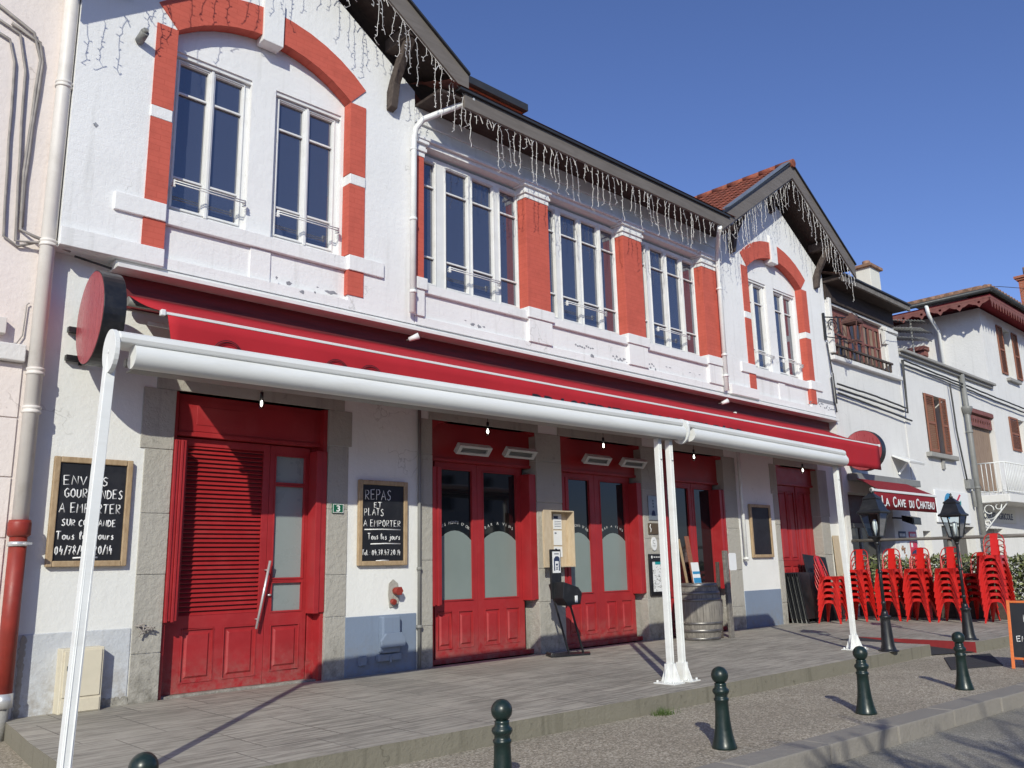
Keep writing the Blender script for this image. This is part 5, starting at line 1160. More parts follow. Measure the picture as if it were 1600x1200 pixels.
# ================================================================== left neighbour
t = thing('neighbour_house', 'tall pinkish rendered house wall at the left edge of the photo', 'building', (0.8, 8.55, ZP))
mb = MB(); mb.box(-4, 2.165, 8.65, 9.4, ZP, 11.5); mb.box(-4, 2.165, 9.4, 15, ZP, 11.0); mb.build('wall', 'pink', t)
mb = MB(); mb.box(-4, 2.0, 8.56, 8.65, 3.44, 3.60); mb.build('string_course', 'oldwhite', t, bevel=.01)
mb = MB(); z = ZP
for z0_, z1_ in ((ZP, .75), (.76, 1.30), (1.31, 1.84), (1.85, 2.38), (2.39, 2.92), (2.93, 3.43)):
    x = -3.9 if int(z0_*10) % 2 else -3.4
    while x < 1.9: mb.box(x, min(x+1.08, 2.0), 8.635, 8.65, z0_, z1_); x += 1.1
mb.build('stone_facing', 'pink', t, bevel=.004)
mb = MB(); mb.poly([(-4, 11.5), (2.3, 11.5), (2.3, 11.7), (-4, 11.7)], [], 8.2, 9.5); mb.build('eaves', 'tileold', t)
t = thing('junction_box', 'small pinkish junction box on the house wall at the left edge', 'box', (1.75, 8.5, 3.66))
mb = MB(); mb.box(1.60, 1.82, 8.56, 8.65, 3.68, 3.83); mb.build('box', 'creampipe', t, bevel=.006)
t = thing('rain_pipe', 'tall cream rain pipe with a red iron foot between the pinkish and white houses', 'drainpipe', (2.085, 8.44, ZP))
mb = MB(); mb.tube([(2.10, 8.57, 11.0), (2.09, 8.57, 1.98)], .068, 16)
for z in (4.62, 3.36, 3.0, 6.3, 8.0): mb.lathe([(.07,-.035),(.08,-.03),(.08,-.012),(.073,-.006),(.073,.006),(.08,.012),(.08,.03),(.07,.035)], 18, (2.095, 8.57, z))
mb.build('upper_pipe', 'creampipe', t)
mb = MB(); mb.tube([(2.09, 8.57, 1.90), (2.09, 8.57, .52)], .072, 16); mb.lathe([(.075,-.12),(.095,-.10),(.095,.0),(.088,.03),(.076,.03)], 18, (2.09, 8.57, 1.97)); mb.build('iron_foot', 'redpipe', t)
mb = MB(); mb.lathe([(.075,-.02),(.084,-.02),(.084,.02),(.075,.02)], 18, (2.09, 8.57, 1.79)); mb.lathe([(.075,-.06),(.082,-.06),(.082,.06),(.075,.06)], 18, (2.09, 8.57, .47)); mb.box(2.12, 2.17, 8.43, 8.56, 1.78, 1.80); mb.build('clamp', 'steel', t)
mb = MB(); mb.tube([(2.09, 8.57, .47), (2.085, 8.57, .15)], .06, 12); mb.build('ground_spigot', 'concrete', t)
def cable(paths, r, mat, nm, cat='cable', org=None, name='wall_cable'):
    mb = MB()
    for p in paths:
        q = [Vector(a) for a in p]; out = [q[0]]
        for a, b in zip(q[:-1], q[1:]):
            k = max(1, int((b-a).length/.25))
            for i in range(1, k+1): out.append(a+(b-a)*i/k+Vector((random.uniform(-.006, .006), 0, random.uniform(-.006, .006))) if i < k else b)
        mb.tube(out, r, 6)
    return tag(mb.build(name, mat, origin=org or paths[0][0]), nm, cat)
yw = 8.625
cable([[(1.3,yw,6.72),(1.60,yw,6.62),(1.66,yw,6.40),(1.70,yw,5.3),(1.73,yw,4.62),(1.85,yw,4.55),(2.02,yw-.05,4.62),(2.3,yw-.04,4.66)]], .013, 'cable', 'leftmost grey cable bending down the pinkish wall')
cable([[(1.3,yw,6.86),(1.68,yw,6.72),(1.76,yw,6.35),(1.80,yw,5.2),(1.83,yw,4.60),(1.95,yw-.05,4.60),(2.35,yw-.04,4.68)]], .013, 'cable', 'middle grey cable bending down the pinkish wall')
cable([[(1.4,yw,6.98),(1.80,yw,6.78),(1.88,yw,6.52),(1.86,yw,5.9),(1.84,yw,5.3),(1.86,yw,4.72),(1.97,yw-.06,4.66),(2.3,yw-.04,4.60)], [(1.6,yw,6.8),(1.86,yw,6.70),(1.90,yw,6.50),(1.87,yw,5.8),(1.855,yw,5.2),(1.87,yw,4.75)]], .016, 'cable', 'thick twisted grey cable pair nearest the cream rain pipe')
cable([[(2.0,yw,4.02),(1.98,yw,4.0),(1.97,yw,3.3+.4),(1.93,yw,3.62),(1.85,yw,3.60)]], .006, 'cable', 'thin grey wire curling beside the rain pipe above the string course')

# ================================================================== second building: wide mullioned window, wine shop below
yq = 8.5
t = thing('wine_shop_building', 'narrow white house with one wide timber window upstairs and a maroon shop below', 'building', (20, 8.6, ZP))
mb = MB(); mb.poly([(18.16,ZP),(18.35,ZP),(18.35,2.95),(20.55,2.95),(20.55,ZP),(21.98,ZP),(21.98,7.35),(18.16,7.35)], [rect(18.3, 21.28, 6.12, 7.30)], yq+.02, yq+.4); mb.build('wall', 'oldwhite', t)
mb = MB(); mb.box(18.17, 21.9, yq-.10, yq+.04, 5.93, 6.03); mb.build('sill_band', 'oldwhite', t, bevel=.01)
mb = MB(); mb.box(21.32, 21.95, yq-.05, yq+.05, 5.98, 7.22); mb.box(21.28, 21.97, yq-.09, yq+.05, 7.14, 7.24); mb.box(21.22, 21.4, yq-.06, yq+.05, 6.8, 7.14); mb.build('corner_pier', 'oldwhite', t, bevel=.01)
mb = MB(); mb.box(18.2, 18.32, yq-.08, yq+.05, 6.1, 7.40); mb.build('corner_pier', 'oldwhite', t, bevel=.01)
# window: frames and panes
lights = []; x = 18.42; W_ = [(18.40,18.80),(18.90,19.15),(19.20,19.50),(19.62,19.90),(19.95,20.22),(20.35,20.62),(20.67,20.92),(21.0,21.22)]
mb = MB(); mb.poly(rect(18.3, 21.3, 6.12, 7.30), [rect(a, b, zz, zt) for a, b in W_ for zz, zt in ((6.2, 6.66), (6.70, 7.14))], yq+.12, yq+.18); wn = mb.build('window', 'oldpink', t, bevel=.004)
mb = MB(); mb.box(18.32, 21.26, yq+.15, yq+.16, 6.15, 7.2); mb.build('pane', 'oldglass', wn)
mb = MB()
for a, b in ((18.9,19.0),(19.3,19.45),(20.4,20.5),(20.75,20.9),(21.05,21.12)): mb.box(a, b, yq+.142, yq+.148, 6.2, 7.14)
mb.build('curtain', 'curtain', wn)
mb = MB(); mb.box(18.3, 21.36, yq-.12, yq-.06, 6.25, 6.30); mb.box(18.3, 21.3, yq-.02, yq+.1, 6.03, 6.12)
for k in range(13): mb.box(18.42+k*.235, 18.46+k*.235, yq-.10, yq-.06, 6.05, 6.25)
mb.build('window_guard', 'beam', t, bevel=.004)
mb = MB(); mb.add([(18.16,8.04,7.88),(22.05,8.04,7.88),(22.05,13,9.6),(18.16,13,9.6)], [(0,1,2,3)]); mb.box(18.16, 21.98, 8.9, 13, 7.3, 7.4); rf = mb.build('roof', 'tileold', t)
mb = MB(); mb.box(18.3, 22.05, 8.06, 8.12, 7.73, 7.86); mb.build('eaves_board', 'weathered', rf, bevel=.006)
mb = MB(); mb.box(18.3, 22.05, 8.02, 8.12, 7.862, 7.90); mb.build('drip_edge', 'edge', rf)
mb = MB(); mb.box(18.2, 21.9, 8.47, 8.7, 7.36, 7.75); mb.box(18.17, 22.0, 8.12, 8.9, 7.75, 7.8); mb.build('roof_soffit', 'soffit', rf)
mb = MB(); mb.box(21.5, 22.1, 8.75, 9.15, 7.6, 9.02); ck = mb.build('chimney', 'creamwall', rf, bevel=.01)
mb = MB(); mb.box(21.42, 22.18, 8.68, 9.22, 9.02, 9.10); mb.tube([(21.8, 8.95, 9.1), (21.8, 8.95, 9.28)], .10, 12); mb.build('chimney_cap', 'tileold', ck, bevel=.01)
mb = MB(); mb.box(18.35, 20.55, yq+.36, yq+.40, ZP, 2.95); sf = mb.build('shopfront', 'darkred', t)
mb = MB(); mb.poly(rect(18.5, 20.45, 1.0, 2.3), [rect(18.6, 19.4, 1.1, 2.2), rect(19.5, 20.35, 1.1, 2.2)], yq+.30, yq+.358); mb.build('window_frame', 'grey', sf, bevel=.006)
mb = MB(); mb.box(18.6, 20.35, yq+.33, yq+.335, 1.1, 2.2); mb.build('pane', 'oldglass', sf)
mb = MB(); mb.box(20.56, 21.6, yq, yq+.03, .3, 2.75); mb.build('grey_dado', 'oldwhite', t)
mb = MB(); mb.box(18.4, 21.9, 8.28, 8.5, 3.20, 3.36); mb.build('awning_housing', 'grey', t, bevel=.01)
# posters
for x, z, w_, h_, m1, nm in ((20.75, 1.95, .42, .17, 'navy', 'dark poster strip on the wine shop wall, upper left'), (21.35, 1.95, .42, .17, 'redink', 'red poster strip on the wine shop wall, upper right'), (21.35, 1.55, .42, .34, 'redink', 'red, white and blue poster on the wine shop wall, lower right'), (20.75, 1.50, .40, .38, 'paper', 'pale picture poster on the wine shop wall, lower left')):
    t2 = thing('poster', nm, 'poster', (x+.2, yq-.01, z)); mb = MB(); mb.box(x, x+w_, yq-.012, yq-.002, z, z+h_); p_ = mb.build('sheet', m1, t2)
    mb = MB()
    if h_ < .2:
        for k in range(4): mb.box(x+.05+k*.085, x+.11+k*.085, yq-.015, yq-.012, z+.05, z+.12)
        mb.build('poster_print', 'paper', p_)
    elif m1 == 'redink':
        mb.poly([(x+.02,z+.02),(x+.4,z+.02),(x+.4,z+.16),(x+.02,z+.08)], [], yq-.015, yq-.012); mb.build('poster_print', 'navy', p_)
        mb = MB(); mb.box(x+.05, x+.15, yq-.0155, yq-.012, z+.2, z+.3); mb.build('poster_print', 'paper', p_)
    else:
        for k in range(8): mb.lathe([(.03,-.02),(.03,.02)], 8, (x+random.uniform(.05,.35), yq-.012, z+random.uniform(.05,.3)))
        mb.build('poster_print', 'tileold', p_)
# shop awning
t = thing('wine_shop_awning', 'maroon awning lettered LA CAVE DU CHATEAU over the next shop', 'awning', (19.4, 8.0, 3.2))
mb = MB(); mb.add([(18.30,8.26,3.22),(21.0,8.26,3.22),(21.0,7.68,2.92),(18.05,7.68,2.92)], [(0,1,2,3)]); f_ = mb.build('awning_fabric', 'maroon', t); f_.modifiers.new('thickness', 'SOLIDIFY').thickness = .006
mb = MB(); mb.box(17.66, 21.05, 7.63, 7.68, 2.87, 2.925); mb.tube([(17.60, 7.655, 2.9), (17.66, 7.655, 2.9)], .045, 10); mb.build('front_bar', 'alu', t, bevel=.008)
mb = MB(); n_ = 40; vs = []
for i in range(n_+1):
    x = 17.72+(20.98-17.72)*i/n_
    for j in range(2): vs.append((x, 7.65+.01*math.sin(x*5)*j, 2.87-.36*j))
mb.add(vs, [(2*i, 2*i+2, 2*i+3, 2*i+1) for i in range(n_)], 0, True); v_ = mb.build('valance', 'maroon', t); v_.modifiers.new('thickness', 'SOLIDIFY').thickness = .004
def caps(s, x, z, big, small, y, mat, parent, wx):
    parts = s.split(' '); 
    tot = sum(wx); 
    for wd, (a, b) in zip(parts, wx):
        if wd[0] in 'LC' : 
            f = .30 if len(wd) > 2 else .5
            text_mesh(wd[0], big, a, y, z, 'valance_lettering', mat, parent, width=(b-a)*(.22 if len(wd) > 2 else .48), bold=.006)
            text_mesh(wd[1:], small, a+(b-a)*(.25 if len(wd) > 2 else .52), y, z, 'valance_lettering', mat, parent, width=(b-a)*(.75 if len(wd) > 2 else .46), bold=.005)
        else: text_mesh(wd, small, a, y, z, 'valance_lettering', mat, parent, width=b-a, bold=.005)
wxs = [(18.0, 18.36), (18.55, 19.20), (19.40, 19.66), (19.78, 20.82)]
for wd, (a, b) in zip(['LA', 'CAVE', 'DU', 'CHATEAU'], wxs):
    if wd in ('DU',): text_mesh(wd, .23, a, 7.628, 2.58, 'valance_lettering', 'paper', v_, width=b-a, bold=.004)
    else:
        k = {'LA': .42, 'CAVE': .27, 'CHATEAU': .17}[wd]
        text_mesh(wd[0], .32, a, 7.628, 2.57, 'valance_lettering', 'paper', v_, width=(b-a)*k, bold=.004)
        text_mesh(wd[1:], .23, a+(b-a)*(k+.05), 7.628, 2.585, 'valance_lettering', 'paper', v_, width=(b-a)*(.95-k), bold=.004)
t = thing('floodlight', 'white flat floodlight box above the maroon shop awning', 'floodlight', (21.7, 8.4, 3.65))
mb = MB(); mb.poly([(8.1,3.72),(8.5,3.92),(8.5,3.96),(8.08,3.78)], [], 20.9, 21.8, 'x'); mb.bar((21.2,8.5,3.5),(21.3,8.3,3.78),.05); mb.build('housing', 'alu', t, bevel=.01)
t = thing('security_light', 'black floodlight on an arm under the maroon shop awning', 'floodlight', (20.9, 8.2, 2.3))
mb = MB(); mb.bar((20.3,8.4,2.42),(20.75,8.15,2.40),.035); mb.build('arm', 'black', t)
mb = MB(); mb.poly([(8.05,2.25),(8.3,2.35),(8.3,2.48),(8.05,2.42)], [], 20.55, 21.05, 'x'); hd = mb.build('lamp_head', 'black', t, bevel=.01)
mb = MB(); mb.box(20.6, 21.0, 8.04, 8.05, 2.27, 2.40); mb.build('lens', 'oldglass', hd)
# wall lantern on scrolled bracket
t = thing('wall_lantern', 'old rusty lantern on a scrolled bracket at the corner between the buildings', 'wall lantern', (18.05, 8.45, 6.4))
mb = MB(); mb.box(17.93, 17.97, 8.44, 8.49, 6.35, 6.98); mb.bar((17.95,8.45,6.88),(19.0,8.1,6.98),.025); mb.bar((17.95,8.45,6.42),(19.0,8.1,6.40),.02)
for cx, cz, r_, a0, a1 in ((18.18,6.72,.13,-60,250),(18.18,6.72,.07,-60,200),(18.35,6.50,.08,0,300)):
    mb.tube([(cx+r_*math.cos(R(a0+(a1-a0)*i/16)), 8.45-(cx+r_*math.cos(R(a0+(a1-a0)*i/16))-17.95)*.33, cz+r_*math.sin(R(a0+(a1-a0)*i/16))) for i in range(17)], .012, 6)
mb.build('bracket', 'black', t)
lx, ly = 18.40, 8.02; mb = MB()
for sx in (-1, 1):
    for sy in (-1, 1): mb.bar((lx+sx*.09, ly+sy*.09, 6.30), (lx+sx*.17, ly+sy*.17, 6.72), .018)
for q, z in ((.09, 6.30), (.17, 6.72)):
    for s_ in (-1, 1): mb.bar((lx-q, ly+s_*q, z), (lx+q, ly+s_*q, z), .025); mb.bar((lx+s_*q, ly-q, z), (lx+s_*q, ly+q, z), .025)
mb.tube([(lx-.09, ly, 6.3), (lx-.03, ly, 6.2), (lx, ly, 6.10)], .012, 6); mb.tube([(lx+.09, ly, 6.3), (lx+.03, ly, 6.2), (lx, ly, 6.10)], .012, 6); mb.sphere((lx, ly, 6.08), .025, 8, 5)
mb.build('lantern_frame', 'rust', t)
mb = MB(); mb.lathe([(.24,0),(.25,.02),(.20,.08),(.14,.10),(.13,.15),(.06,.18),(.05,.22),(.01,.24)], 4, (lx, ly, 6.73), rot=R(45), smooth=False); mb.build('lantern_roof', 'rust', t)
mb = MB(); mb.tube([(lx, ly, 7.02), (19.9, 8.2, 6.95), (21.9, 8.3, 7.1), (22.3, 8.4, 7.2)], .008, 5); tag(mb.build('overhead_wire', 'dcable', origin=(20, 8.2, 7)), 'thin wire running from the wall lantern to the next house', 'cable')

# ================================================================== bank: low wing with parapet and taller corner block
t = thing('bank_low_wing', 'low flat-roofed white wing with a grey parapet, shuttered window and bank sign', 'building', (25.5, 8.6, ZP))
mb = MB(); mb.poly([(21.99,ZP),(22.25,ZP),(22.25,2.15),(22.75,2.15),(22.75,ZP),(23.5,ZP),(23.5,2.30),(25.9,2.30),(25.9,ZP),(26.6,ZP),(26.6,2.28),(28.3,2.28),(28.3,ZP),(29.0,ZP),(29.0,6.72),(21.99,6.72)],
        [rect(23.35, 24.85, 4.22, 5.82), rect(26.45, 28.85, 3.35, 5.82)], yq, yq+.35); mb.build('wall', 'oldwhite', t)
mb = MB(); mb.box(21.95, 29.1, yq-.16, yq+.4, 6.722, 6.80); mb.box(21.97, 29.05, yq-.08, yq, 6.64, 6.72); mb.build('parapet', 'concrete', t, bevel=.015)
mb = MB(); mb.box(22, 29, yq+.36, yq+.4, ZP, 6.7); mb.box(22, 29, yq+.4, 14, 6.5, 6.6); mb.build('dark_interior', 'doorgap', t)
mb = MB(); mb.box(23.45, 26.0, yq+.25, yq+.3, ZP, 2.3); mb.build('cash_machine_front', 'oldglass', t)
mb = MB(); mb.box(22.3, 22.7, yq+.2, yq+.25, ZP, 2.1); mb.build('side_door', 'heater', t)
mb = MB(); mb.box(26.6, 28.3, yq+.25, yq+.3, ZP, 2.3); mb.build('entrance', 'grey', t)
mb = MB(); mb.box(23.3, 24.9, yq+.25, yq+.3, 4.2, 5.85); wn = mb.build('window', 'curtain', t)
def shutter(x0, x1, z0, z1, y, parent, ang=0):
    mb = MB(); mb.poly(rect(x0, x1, z0, z1), [rect(x0+.05, x1-.05, z0+.06, (z0+z1)/2-.03), rect(x0+.05, x1-.05, (z0+z1)/2+.03, z1-.06)], y-.035, y)
    for za, zb in ((z0+.06, (z0+z1)/2-.03), ((z0+z1)/2+.03, z1-.06)): louvres(mb, x0+.05, x1-.05, za, zb, y-.02, .05)
    return mb.build('shutter', 'brownshut', parent)
s1 = shutter(23.36, 23.95, 4.24, 5.80, yq-.02, t); s2 = shutter(24.42, 24.84, 4.24, 5.80, yq-.02, t)
mb = MB(); mb.box(23.1, 25.05, yq-.14, yq+.02, 4.08, 4.20); mb.box(24.05, 24.2, yq-.06, yq, 3.8, 4.08); mb.build('window_sill', 'concrete', t, bevel=.015)
# balcony door with lace valance
mb = MB(); 
for k in range(11): mb.box(26.6+k*.2, 26.785+k*.2, yq+.15, yq+.19, 3.4, 5.35)
mb.build('balcony_door', 'curtain', t)
mb = MB(); mb.poly(rect(26.5, 28.8, 5.30, 5.62), [[(26.62+k*.2+.06*math.cos(a), 5.46+.07*math.sin(a)) for a in [2*math.pi*i/8 for i in range(8)]] for k in range(11)], yq+.05, yq+.07); mb.box(26.45, 28.85, yq-.02, yq+.12, 5.68, 5.80); mb.build('lace_valance', 'oldpink', t)
mb = MB(); mb.box(26.5, 28.8, yq+.1, yq+.15, 5.6, 5.7); mb.build('door_head', 'brownshut', t)
for x, y0, y1, bars_ in ((0, 0, 0, 0),):
    B2 = thing('balcony', 'white iron balcony on scrolled brackets under the corner block of the bank', 'balcony', (28.5, 8.1, 3.2))
    mb = MB(); mb.poly([(26.6,8.5),(26.6,7.7),(34,7.45),(34,8.5)], [], 2.98, 3.20, 'z'); mb.build('slab', 'oldwhite', B2, bevel=.02)
    mb = MB(); mb.tube([(26.62,8.48,4.10),(26.62,7.72,4.10),(34,7.48,4.10)], .02, 6); mb.tube([(26.62,8.48,3.28),(26.62,7.72,3.28),(34,7.48,3.28)], .015, 6); mb.build('handrail', 'alu', B2)
    mb = MB()
    for k in range(7): yy = 8.45-k*.12; mb.tube([(26.62, yy, 3.2), (26.62, yy, 4.10)], .012, 5)
    for k in range(56): xx = 26.62+k*.13; yy = 7.72-.24*(xx-26.62)/7.4; mb.tube([(xx, yy, 3.2), (xx, yy, 4.10)], .012, 5)
    o = mb.build('balusters', 'alu', B2)
    mb = MB(); mb.bar((26.7, 7.8, 2.96), (26.7, 8.46, 2.2), .03)
    for cy, cz, r_, a0, a1 in ((8.30,2.80,.12,-120,200),(8.05,2.86,.07,-200,90),(8.38,2.42,.07,-90,200)):
        mb.tube([(26.7, cy+r_*math.cos(R(a0+(a1-a0)*i/16)), cz+r_*math.sin(R(a0+(a1-a0)*i/16))) for i in range(17)], .014, 6)
    mb.tube([(26.7,8.46,2.5),(26.7,8.2,2.55),(26.7,8.0,2.75),(26.7,7.95,2.95)], .014, 6); mb.build('scroll_bracket', 'alu', B2)
mb = MB(); mb.box(26.9, 29.6, yq-.02, yq-.004, 2.45, 2.86); sg = mb.build('bank_sign', 'creamwall', origin=(28.2, yq, 2.5)); tag(sg, 'pale sign band lettered CREDIT AGRICOLE under the balcony', 'sign')
text_mesh('CRÉDIT AGRICOLE', .26, 26.75, yq-.024, 2.56, 'sign_lettering', 'navy', sg, width=2.55, bold=.004)
t = thing('bank_logo_sign', 'white panel with a blue and red bank logo behind the farther lamp post', 'sign', (24.3, 8.45, 2.4))
mb = MB(); mb.box(23.2, 25.55, yq-.06, yq-.004, 2.38, 3.22); pn = mb.build('panel', 'heater', t, bevel=.01); pn.data.materials[0] = M['paper']
mb = MB(); p1_ = arc(24.1, 2.80, .36, 75, 250, 14); p2_ = arc(24.14, 2.80, .24, 250, 75, 14); mb.poly(p1_+p2_, [], yq-.064, yq-.060); mb.build('logo_arc', 'sky_blue', t)
mb = MB(); mb.poly([(24.55,2.92),(24.68,2.92),(25.0,3.14),(24.9,3.16)], [], yq-.064, yq-.060); mb.build('logo_stroke', 'redink', t)
mb = MB(); mb.poly([(24.72,2.86),(24.95,2.86),(24.98,3.0)], [], yq-.064, yq-.060); mb.build('logo_wedge', 'teal', t)
# grey drainpipe of the bank
mb = MB(); mb.tube([(26.25,8.40,6.70),(26.25,8.38,5.62),(26.22,8.38,5.55),(26.22,8.38,.3)], .075, 12); mb.lathe([(.075,-.2),(.15,0),(.16,.06),(.14,.08)], 12, (26.24,8.38,5.66))
for z in (5.0, 3.4, 1.8): mb.lathe([(.085,-.03),(.095,-.02),(.095,.02),(.085,.03)], 12, (26.22,8.38,z))
tag(mb.build('drainpipe', 'grey', origin=(26.22, 8.38, .15)), 'grey drainpipe with funnel between the shuttered window and balcony', 'drainpipe')
t = thing('electric_box', 'small grey box with a dark tube beside the grey drainpipe', 'box', (25.8, 8.4, 3.2)); mb = MB(); mb.box(25.6, 25.95, 8.36, 8.5, 3.35, 3.62); mb.tube([(25.95,8.42,3.3),(26.0,8.42,2.85)], .05, 8); mb.build('box', 'grey', t, bevel=.01)

t = thing('corner_house', 'taller white corner house with scalloped red eaves boards and brown shutters', 'building', (31, 10, ZP))
mb = MB(); mb.poly([(29.0,ZP),(44,ZP),(44,9.3),(29.0,9.3)], [rect(30.95, 31.85, 7.35, 9.0), rect(31.2, 32.0, 4.8, 5.9)], yq, yq+.35); mb.box(29.0, 29.35, yq+.35, 18, ZP, 9.3); mb.build('wall', 'oldwhite', t)
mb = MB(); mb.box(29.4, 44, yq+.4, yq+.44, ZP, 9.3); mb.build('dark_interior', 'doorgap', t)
e0 = 7.88; xe = 28.12
mb = MB(); ap = (36.5, 13.5, 12.2)
mb.add([(xe,e0,9.62),(45,e0,9.62),(45,13.5,12.2),ap], [(0,1,2,3)]); mb.add([(xe,e0,9.62),ap,(36.5,20,12.2),(xe,20,9.62)], [(0,1,2,3)])
for k in range(40): y = e0+.1+k*.28; q = min(1.4, (y-e0)*1.4); mb.tube([(xe-.03, y, 9.66), (xe+q, y, 9.66+q*.30)], .10, 8)
for k in range(50): x = xe+.1+k*.28; q = min(1.4, (x-xe)*.62); mb.tube([(x, e0-.03, 9.66), (x, e0+q, 9.66+q*.45)], .10, 8)
rf = mb.build('roof', 'tileold', t, merge=False)
mb = MB(); mb.tube([(xe-.08,e0-.08,9.56),(xe-.08,18,9.56)], .075, 8); mb.tube([(xe-.08,e0-.08,9.56),(45,e0-.08,9.56)], .075, 8); mb.build('gutter', 'edge', rf)
mb = MB(); mb.box(xe, 44, e0, 18, 9.40, 9.44); mb.build('roof_soffit', 'maroon', rf)
mb = MB(); mb.box(xe, xe+.04, e0+.04, 18, 9.33, 9.40); mb.box(xe, 44, e0, e0+.04, 9.33, 9.40)
def scal(axis, a0, a1, fixed, w_, dep, up=.085):
    a = a0
    while a < a1-w_:
        pts = [(a, 9.26), (a, 9.18), (a+w_*.2, 9.12), (a+w_*.35, 9.20-dep*.5), (a+w_*.5, 9.20-dep), (a+w_*.65, 9.20-dep*.5), (a+w_*.8, 9.12), (a+w_, 9.18), (a+w_, 9.26)]
        pts = [(p_[0], p_[1]+up) for p_ in pts]
        mb.poly(pts[::-1], [[(a+w_*.5+.05*math.cos(q), 9.255+.045*math.sin(q)) for q in [2*math.pi*i/6 for i in range(6)]]] if w_ > .3 else [], fixed, fixed+.02, axis); a += w_
scal('x', e0+.05, 16, xe+.005, .58, .20); scal('y', xe+.02, 43, e0+.005, .26, .24)
mb.build('scalloped_board', 'oldpink', rf)
mb = MB(); mb.tube([(28.06,9.75,9.5),(28.15,9.75,9.2),(28.86,9.75,8.75),(28.9,9.75,6.84)], .06, 10); mb.build('downpipe', 'alu', t)
mb = MB(); mb.box(28.85, 29.0, 10.3, 11.4, 6.9, 8.2); hd = mb.build('side_window', 'brownshut', t)
mb = MB(); mb.box(28.6, 29.0, 10.15, 11.55, 8.2, 8.34); mb.box(28.7, 29.0, 10.2, 11.5, 8.02, 8.2); mb.build('window_hood', 'oldpink', hd, bevel=.02)
shutter(30.40, 30.95, 7.35, 9.0, yq-.01, t); shutter(31.95, 32.5, 7.35, 9.0, yq-.01, t)
mb = MB(); mb.box(30.95, 31.85, yq+.2, yq+.25, 7.35, 9.0); mb.build('window', 'oldglass', t)
mb = MB(); mb.box(30.8, 32.0, yq-.12, yq+.05, 7.15, 7.25); mb.build('window_sill', 'concrete', t, bevel=.01)
shutter(30.35, 31.2, 4.8, 5.9, yq-.01, t); mb = MB(); mb.box(31.2, 32.0, yq+.2, yq+.25, 4.8, 5.9); mb.build('window', 'curtain', t)
mb = MB(); mb.box(36.1, 36.9, 8.5, 9.06, 9.9, 11.95); ck = mb.build('chimney', 'chimbrick', rf)
mb = MB(); mb.box(36.04, 36.96, 8.44, 9.12, 11.95, 12.03); mb.box(35.98, 37.02, 8.38, 9.18, 12.03, 12.12); mb.build('chimney_crown', 'chimbrick', ck)
mb = MB(); mb.tube([(36.4, 8.8, 12.12), (36.4, 8.8, 12.5)], .13, 12); mb.build('chimney_pot', 'tileold', ck)
# yagi aerial
t = thing('tv_aerial', 'grey comb-like television aerial on a thin mast beside the corner house', 'aerial', (28.3, 10.9, 6.9))
mb = MB(); mb.tube([(28.3,10.4,6.8),(28.3,10.4,9.25)], .03, 6); mb.build('mast', 'grey', t)
mb = MB(); mb.tube([(28.3,10.0,8.75),(28.3,11.0,9.0)], .015, 5)
for k in range(11): yy = 9.95+k*.10; zz = 8.74+k*.025; mb.tube([(27.75, yy, zz+.0), (28.85, yy, zz)], .02, 4); mb.tube([(27.9, yy, zz-.3), (28.7, yy, zz-.3)], .018, 4); mb.tube([(28.0, yy, zz+.3), (28.6, yy, zz+.3)], .018, 4)
mb.build('elements', 'grey', t)
# facade cables
cable([[(18.2,8.42,5.36),(20,8.42,5.32),(22.0,8.42,5.22),(22.02,8.42,6.5)], [(18.2,8.40,5.24),(20.5,8.40,5.16),(21.95,8.40,5.10),(22.05,8.40,6.5)], [(18.2,8.42,5.15),(20.2,8.42,5.05),(22.2,8.42,4.92)]], .022, 'dcable', 'bundle of dark cables across the white house above the right drum sign')
cable([[(18.02,8.46,5.5),(18.04,8.45,4.95),(18.1,8.45,4.7)], [(18.1,8.45,5.6),(18.12,8.44,4.9)], [(17.98,8.46,6.3),(18.05,8.44,5.6)]], .018, 'dcable', 'dark cables dropping down the corner edge under the wall lantern')
cable([[(22.1,8.40,6.5),(24,8.40,6.45),(26.5,8.38,6.40),(29,8.38,6.34),(33,8.4,6.3)], [(22.1,8.42,6.38),(25,8.40,6.36),(29,8.38,6.22),(33,8.4,6.15)], [(25.2,8.4,6.3),(25.3,8.42,5.0),(25.6,8.42,3.6)]], .024, 'dcable', 'dark cables slung under the grey parapet')
mb = MB(); mb.tube([(36.1, 8.9, 11.6), (33, 8.9, 11.0), (30.5, 8.9, 10.4)], .012, 4); tag(mb.build('overhead_wire', 'dcable', origin=(31, 9, 11)), 'thin wire from the brick chimney to the corner house roof', 'cable')

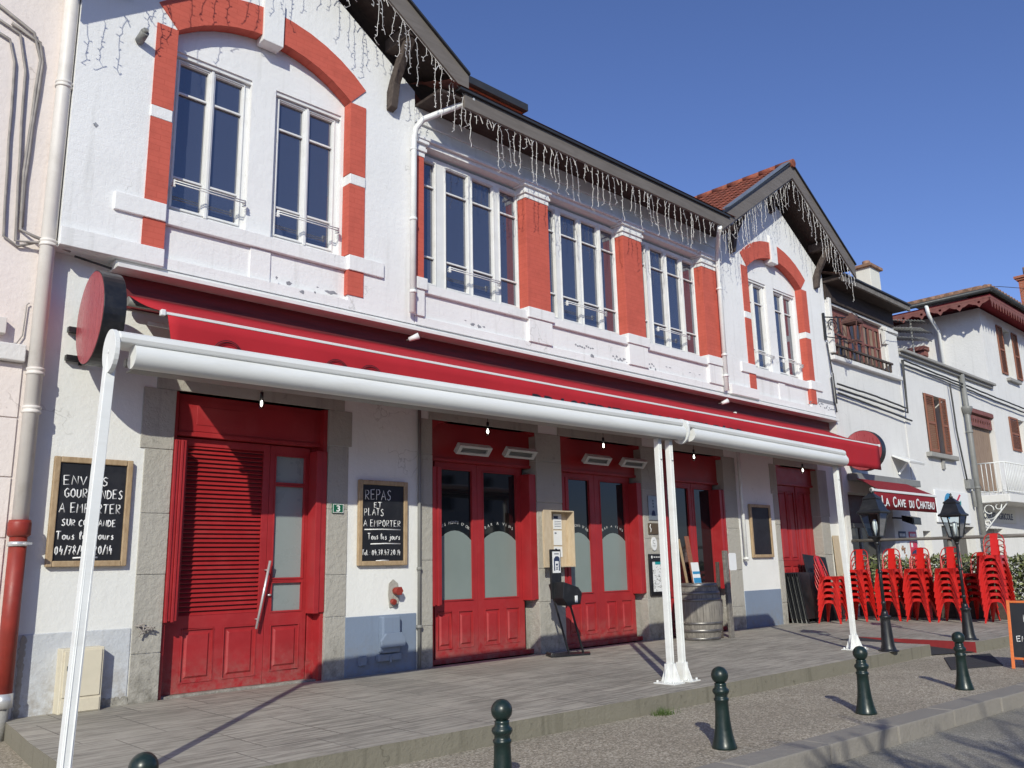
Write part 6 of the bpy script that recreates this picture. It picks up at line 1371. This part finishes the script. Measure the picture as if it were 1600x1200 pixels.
# ================================================================== bare street tree standing behind the photographer
t = thing('street_tree', 'bare street tree behind the viewpoint whose branch shadows fall on the kerb', 'tree', (0.2, -4.6, ZR))
random.seed(5); mb = MB(); crown = MB()
def branch(m_, p, d, L, r, lev):
    pts = [p]; q = p.copy(); dd = d.normalized(); n_ = 4
    for i in range(n_):
        dd = (dd+Vector((random.gauss(0, .10), random.gauss(0, .10), random.gauss(.03, .06)))).normalized(); q = q+dd*L/n_; pts.append(q.copy())
    m_.tube(pts, [r*(1-.45*i/n_) for i in range(n_+1)], 6 if lev > 1 else 8)
    if lev < 4:
        for k in range(4 if lev < 3 else 3):
            i = random.choice((2, 3, 4)); a = dd.orthogonal(); a.rotate(Matrix.Rotation(random.uniform(0, 6.28), 3, dd)); branch(crown, pts[i], dd*.9+a.normalized()*random.uniform(.5, .9), L*random.uniform(.55, .75), r*.58, lev+1)
branch(mb, Vector((0.2, -4.6, ZR)), Vector((0, 0, 1)), 3.2, .22, 0)
mb.build('trunk', 'bark', t); crown.build('branches', 'bark', t, merge=False)

# ================================================================== far side of the street (unseen, added to cut low sky light and mirror in the door glass)
random.seed(11)
for i, (x0, x1, h, mat_, nm) in enumerate(((-12, 3, 8.6, 'creamwall', 'unseen cream house added across the street, mirrored in the door glass'), (3.5, 16, 7.6, 'oldwhite', 'unseen low white house added across the street, mirrored in the door glass'), (17, 34, 9.0, 'creamwall', 'unseen long cream house added across the street, right of the low white one'))):
    t = thing('opposite_house', nm, 'building', ((x0+x1)/2, -15, ZR)); holes = []; x = x0+1.2
    while x < x1-1.6:
        holes += [rect(x, x+1.1, .9 if 0 else 1.0, 2.6), rect(x, x+1.1, 4.2, 5.9)]; x += 2.4
    mb = MB(); mb.poly(rect(x0, x1, ZR, h), holes, -14.0, -14.3); mb.box(x0, x1, -22, -14.31, ZR, h); mb.build('wall', mat_, t)
    mb = MB()
    for hx in holes: mb.box(hx[0][0], hx[1][0], -14.28, -14.25, hx[0][1], hx[2][1])
    mb.build('window_panes', 'oldglass', t)
    mb = MB(); mb.poly([(-13.5, h), (-18, h+1.6), (-22.5, h)], [], x0-.4, x1+.4, 'x'); mb.build('roof', 'tileold', t)
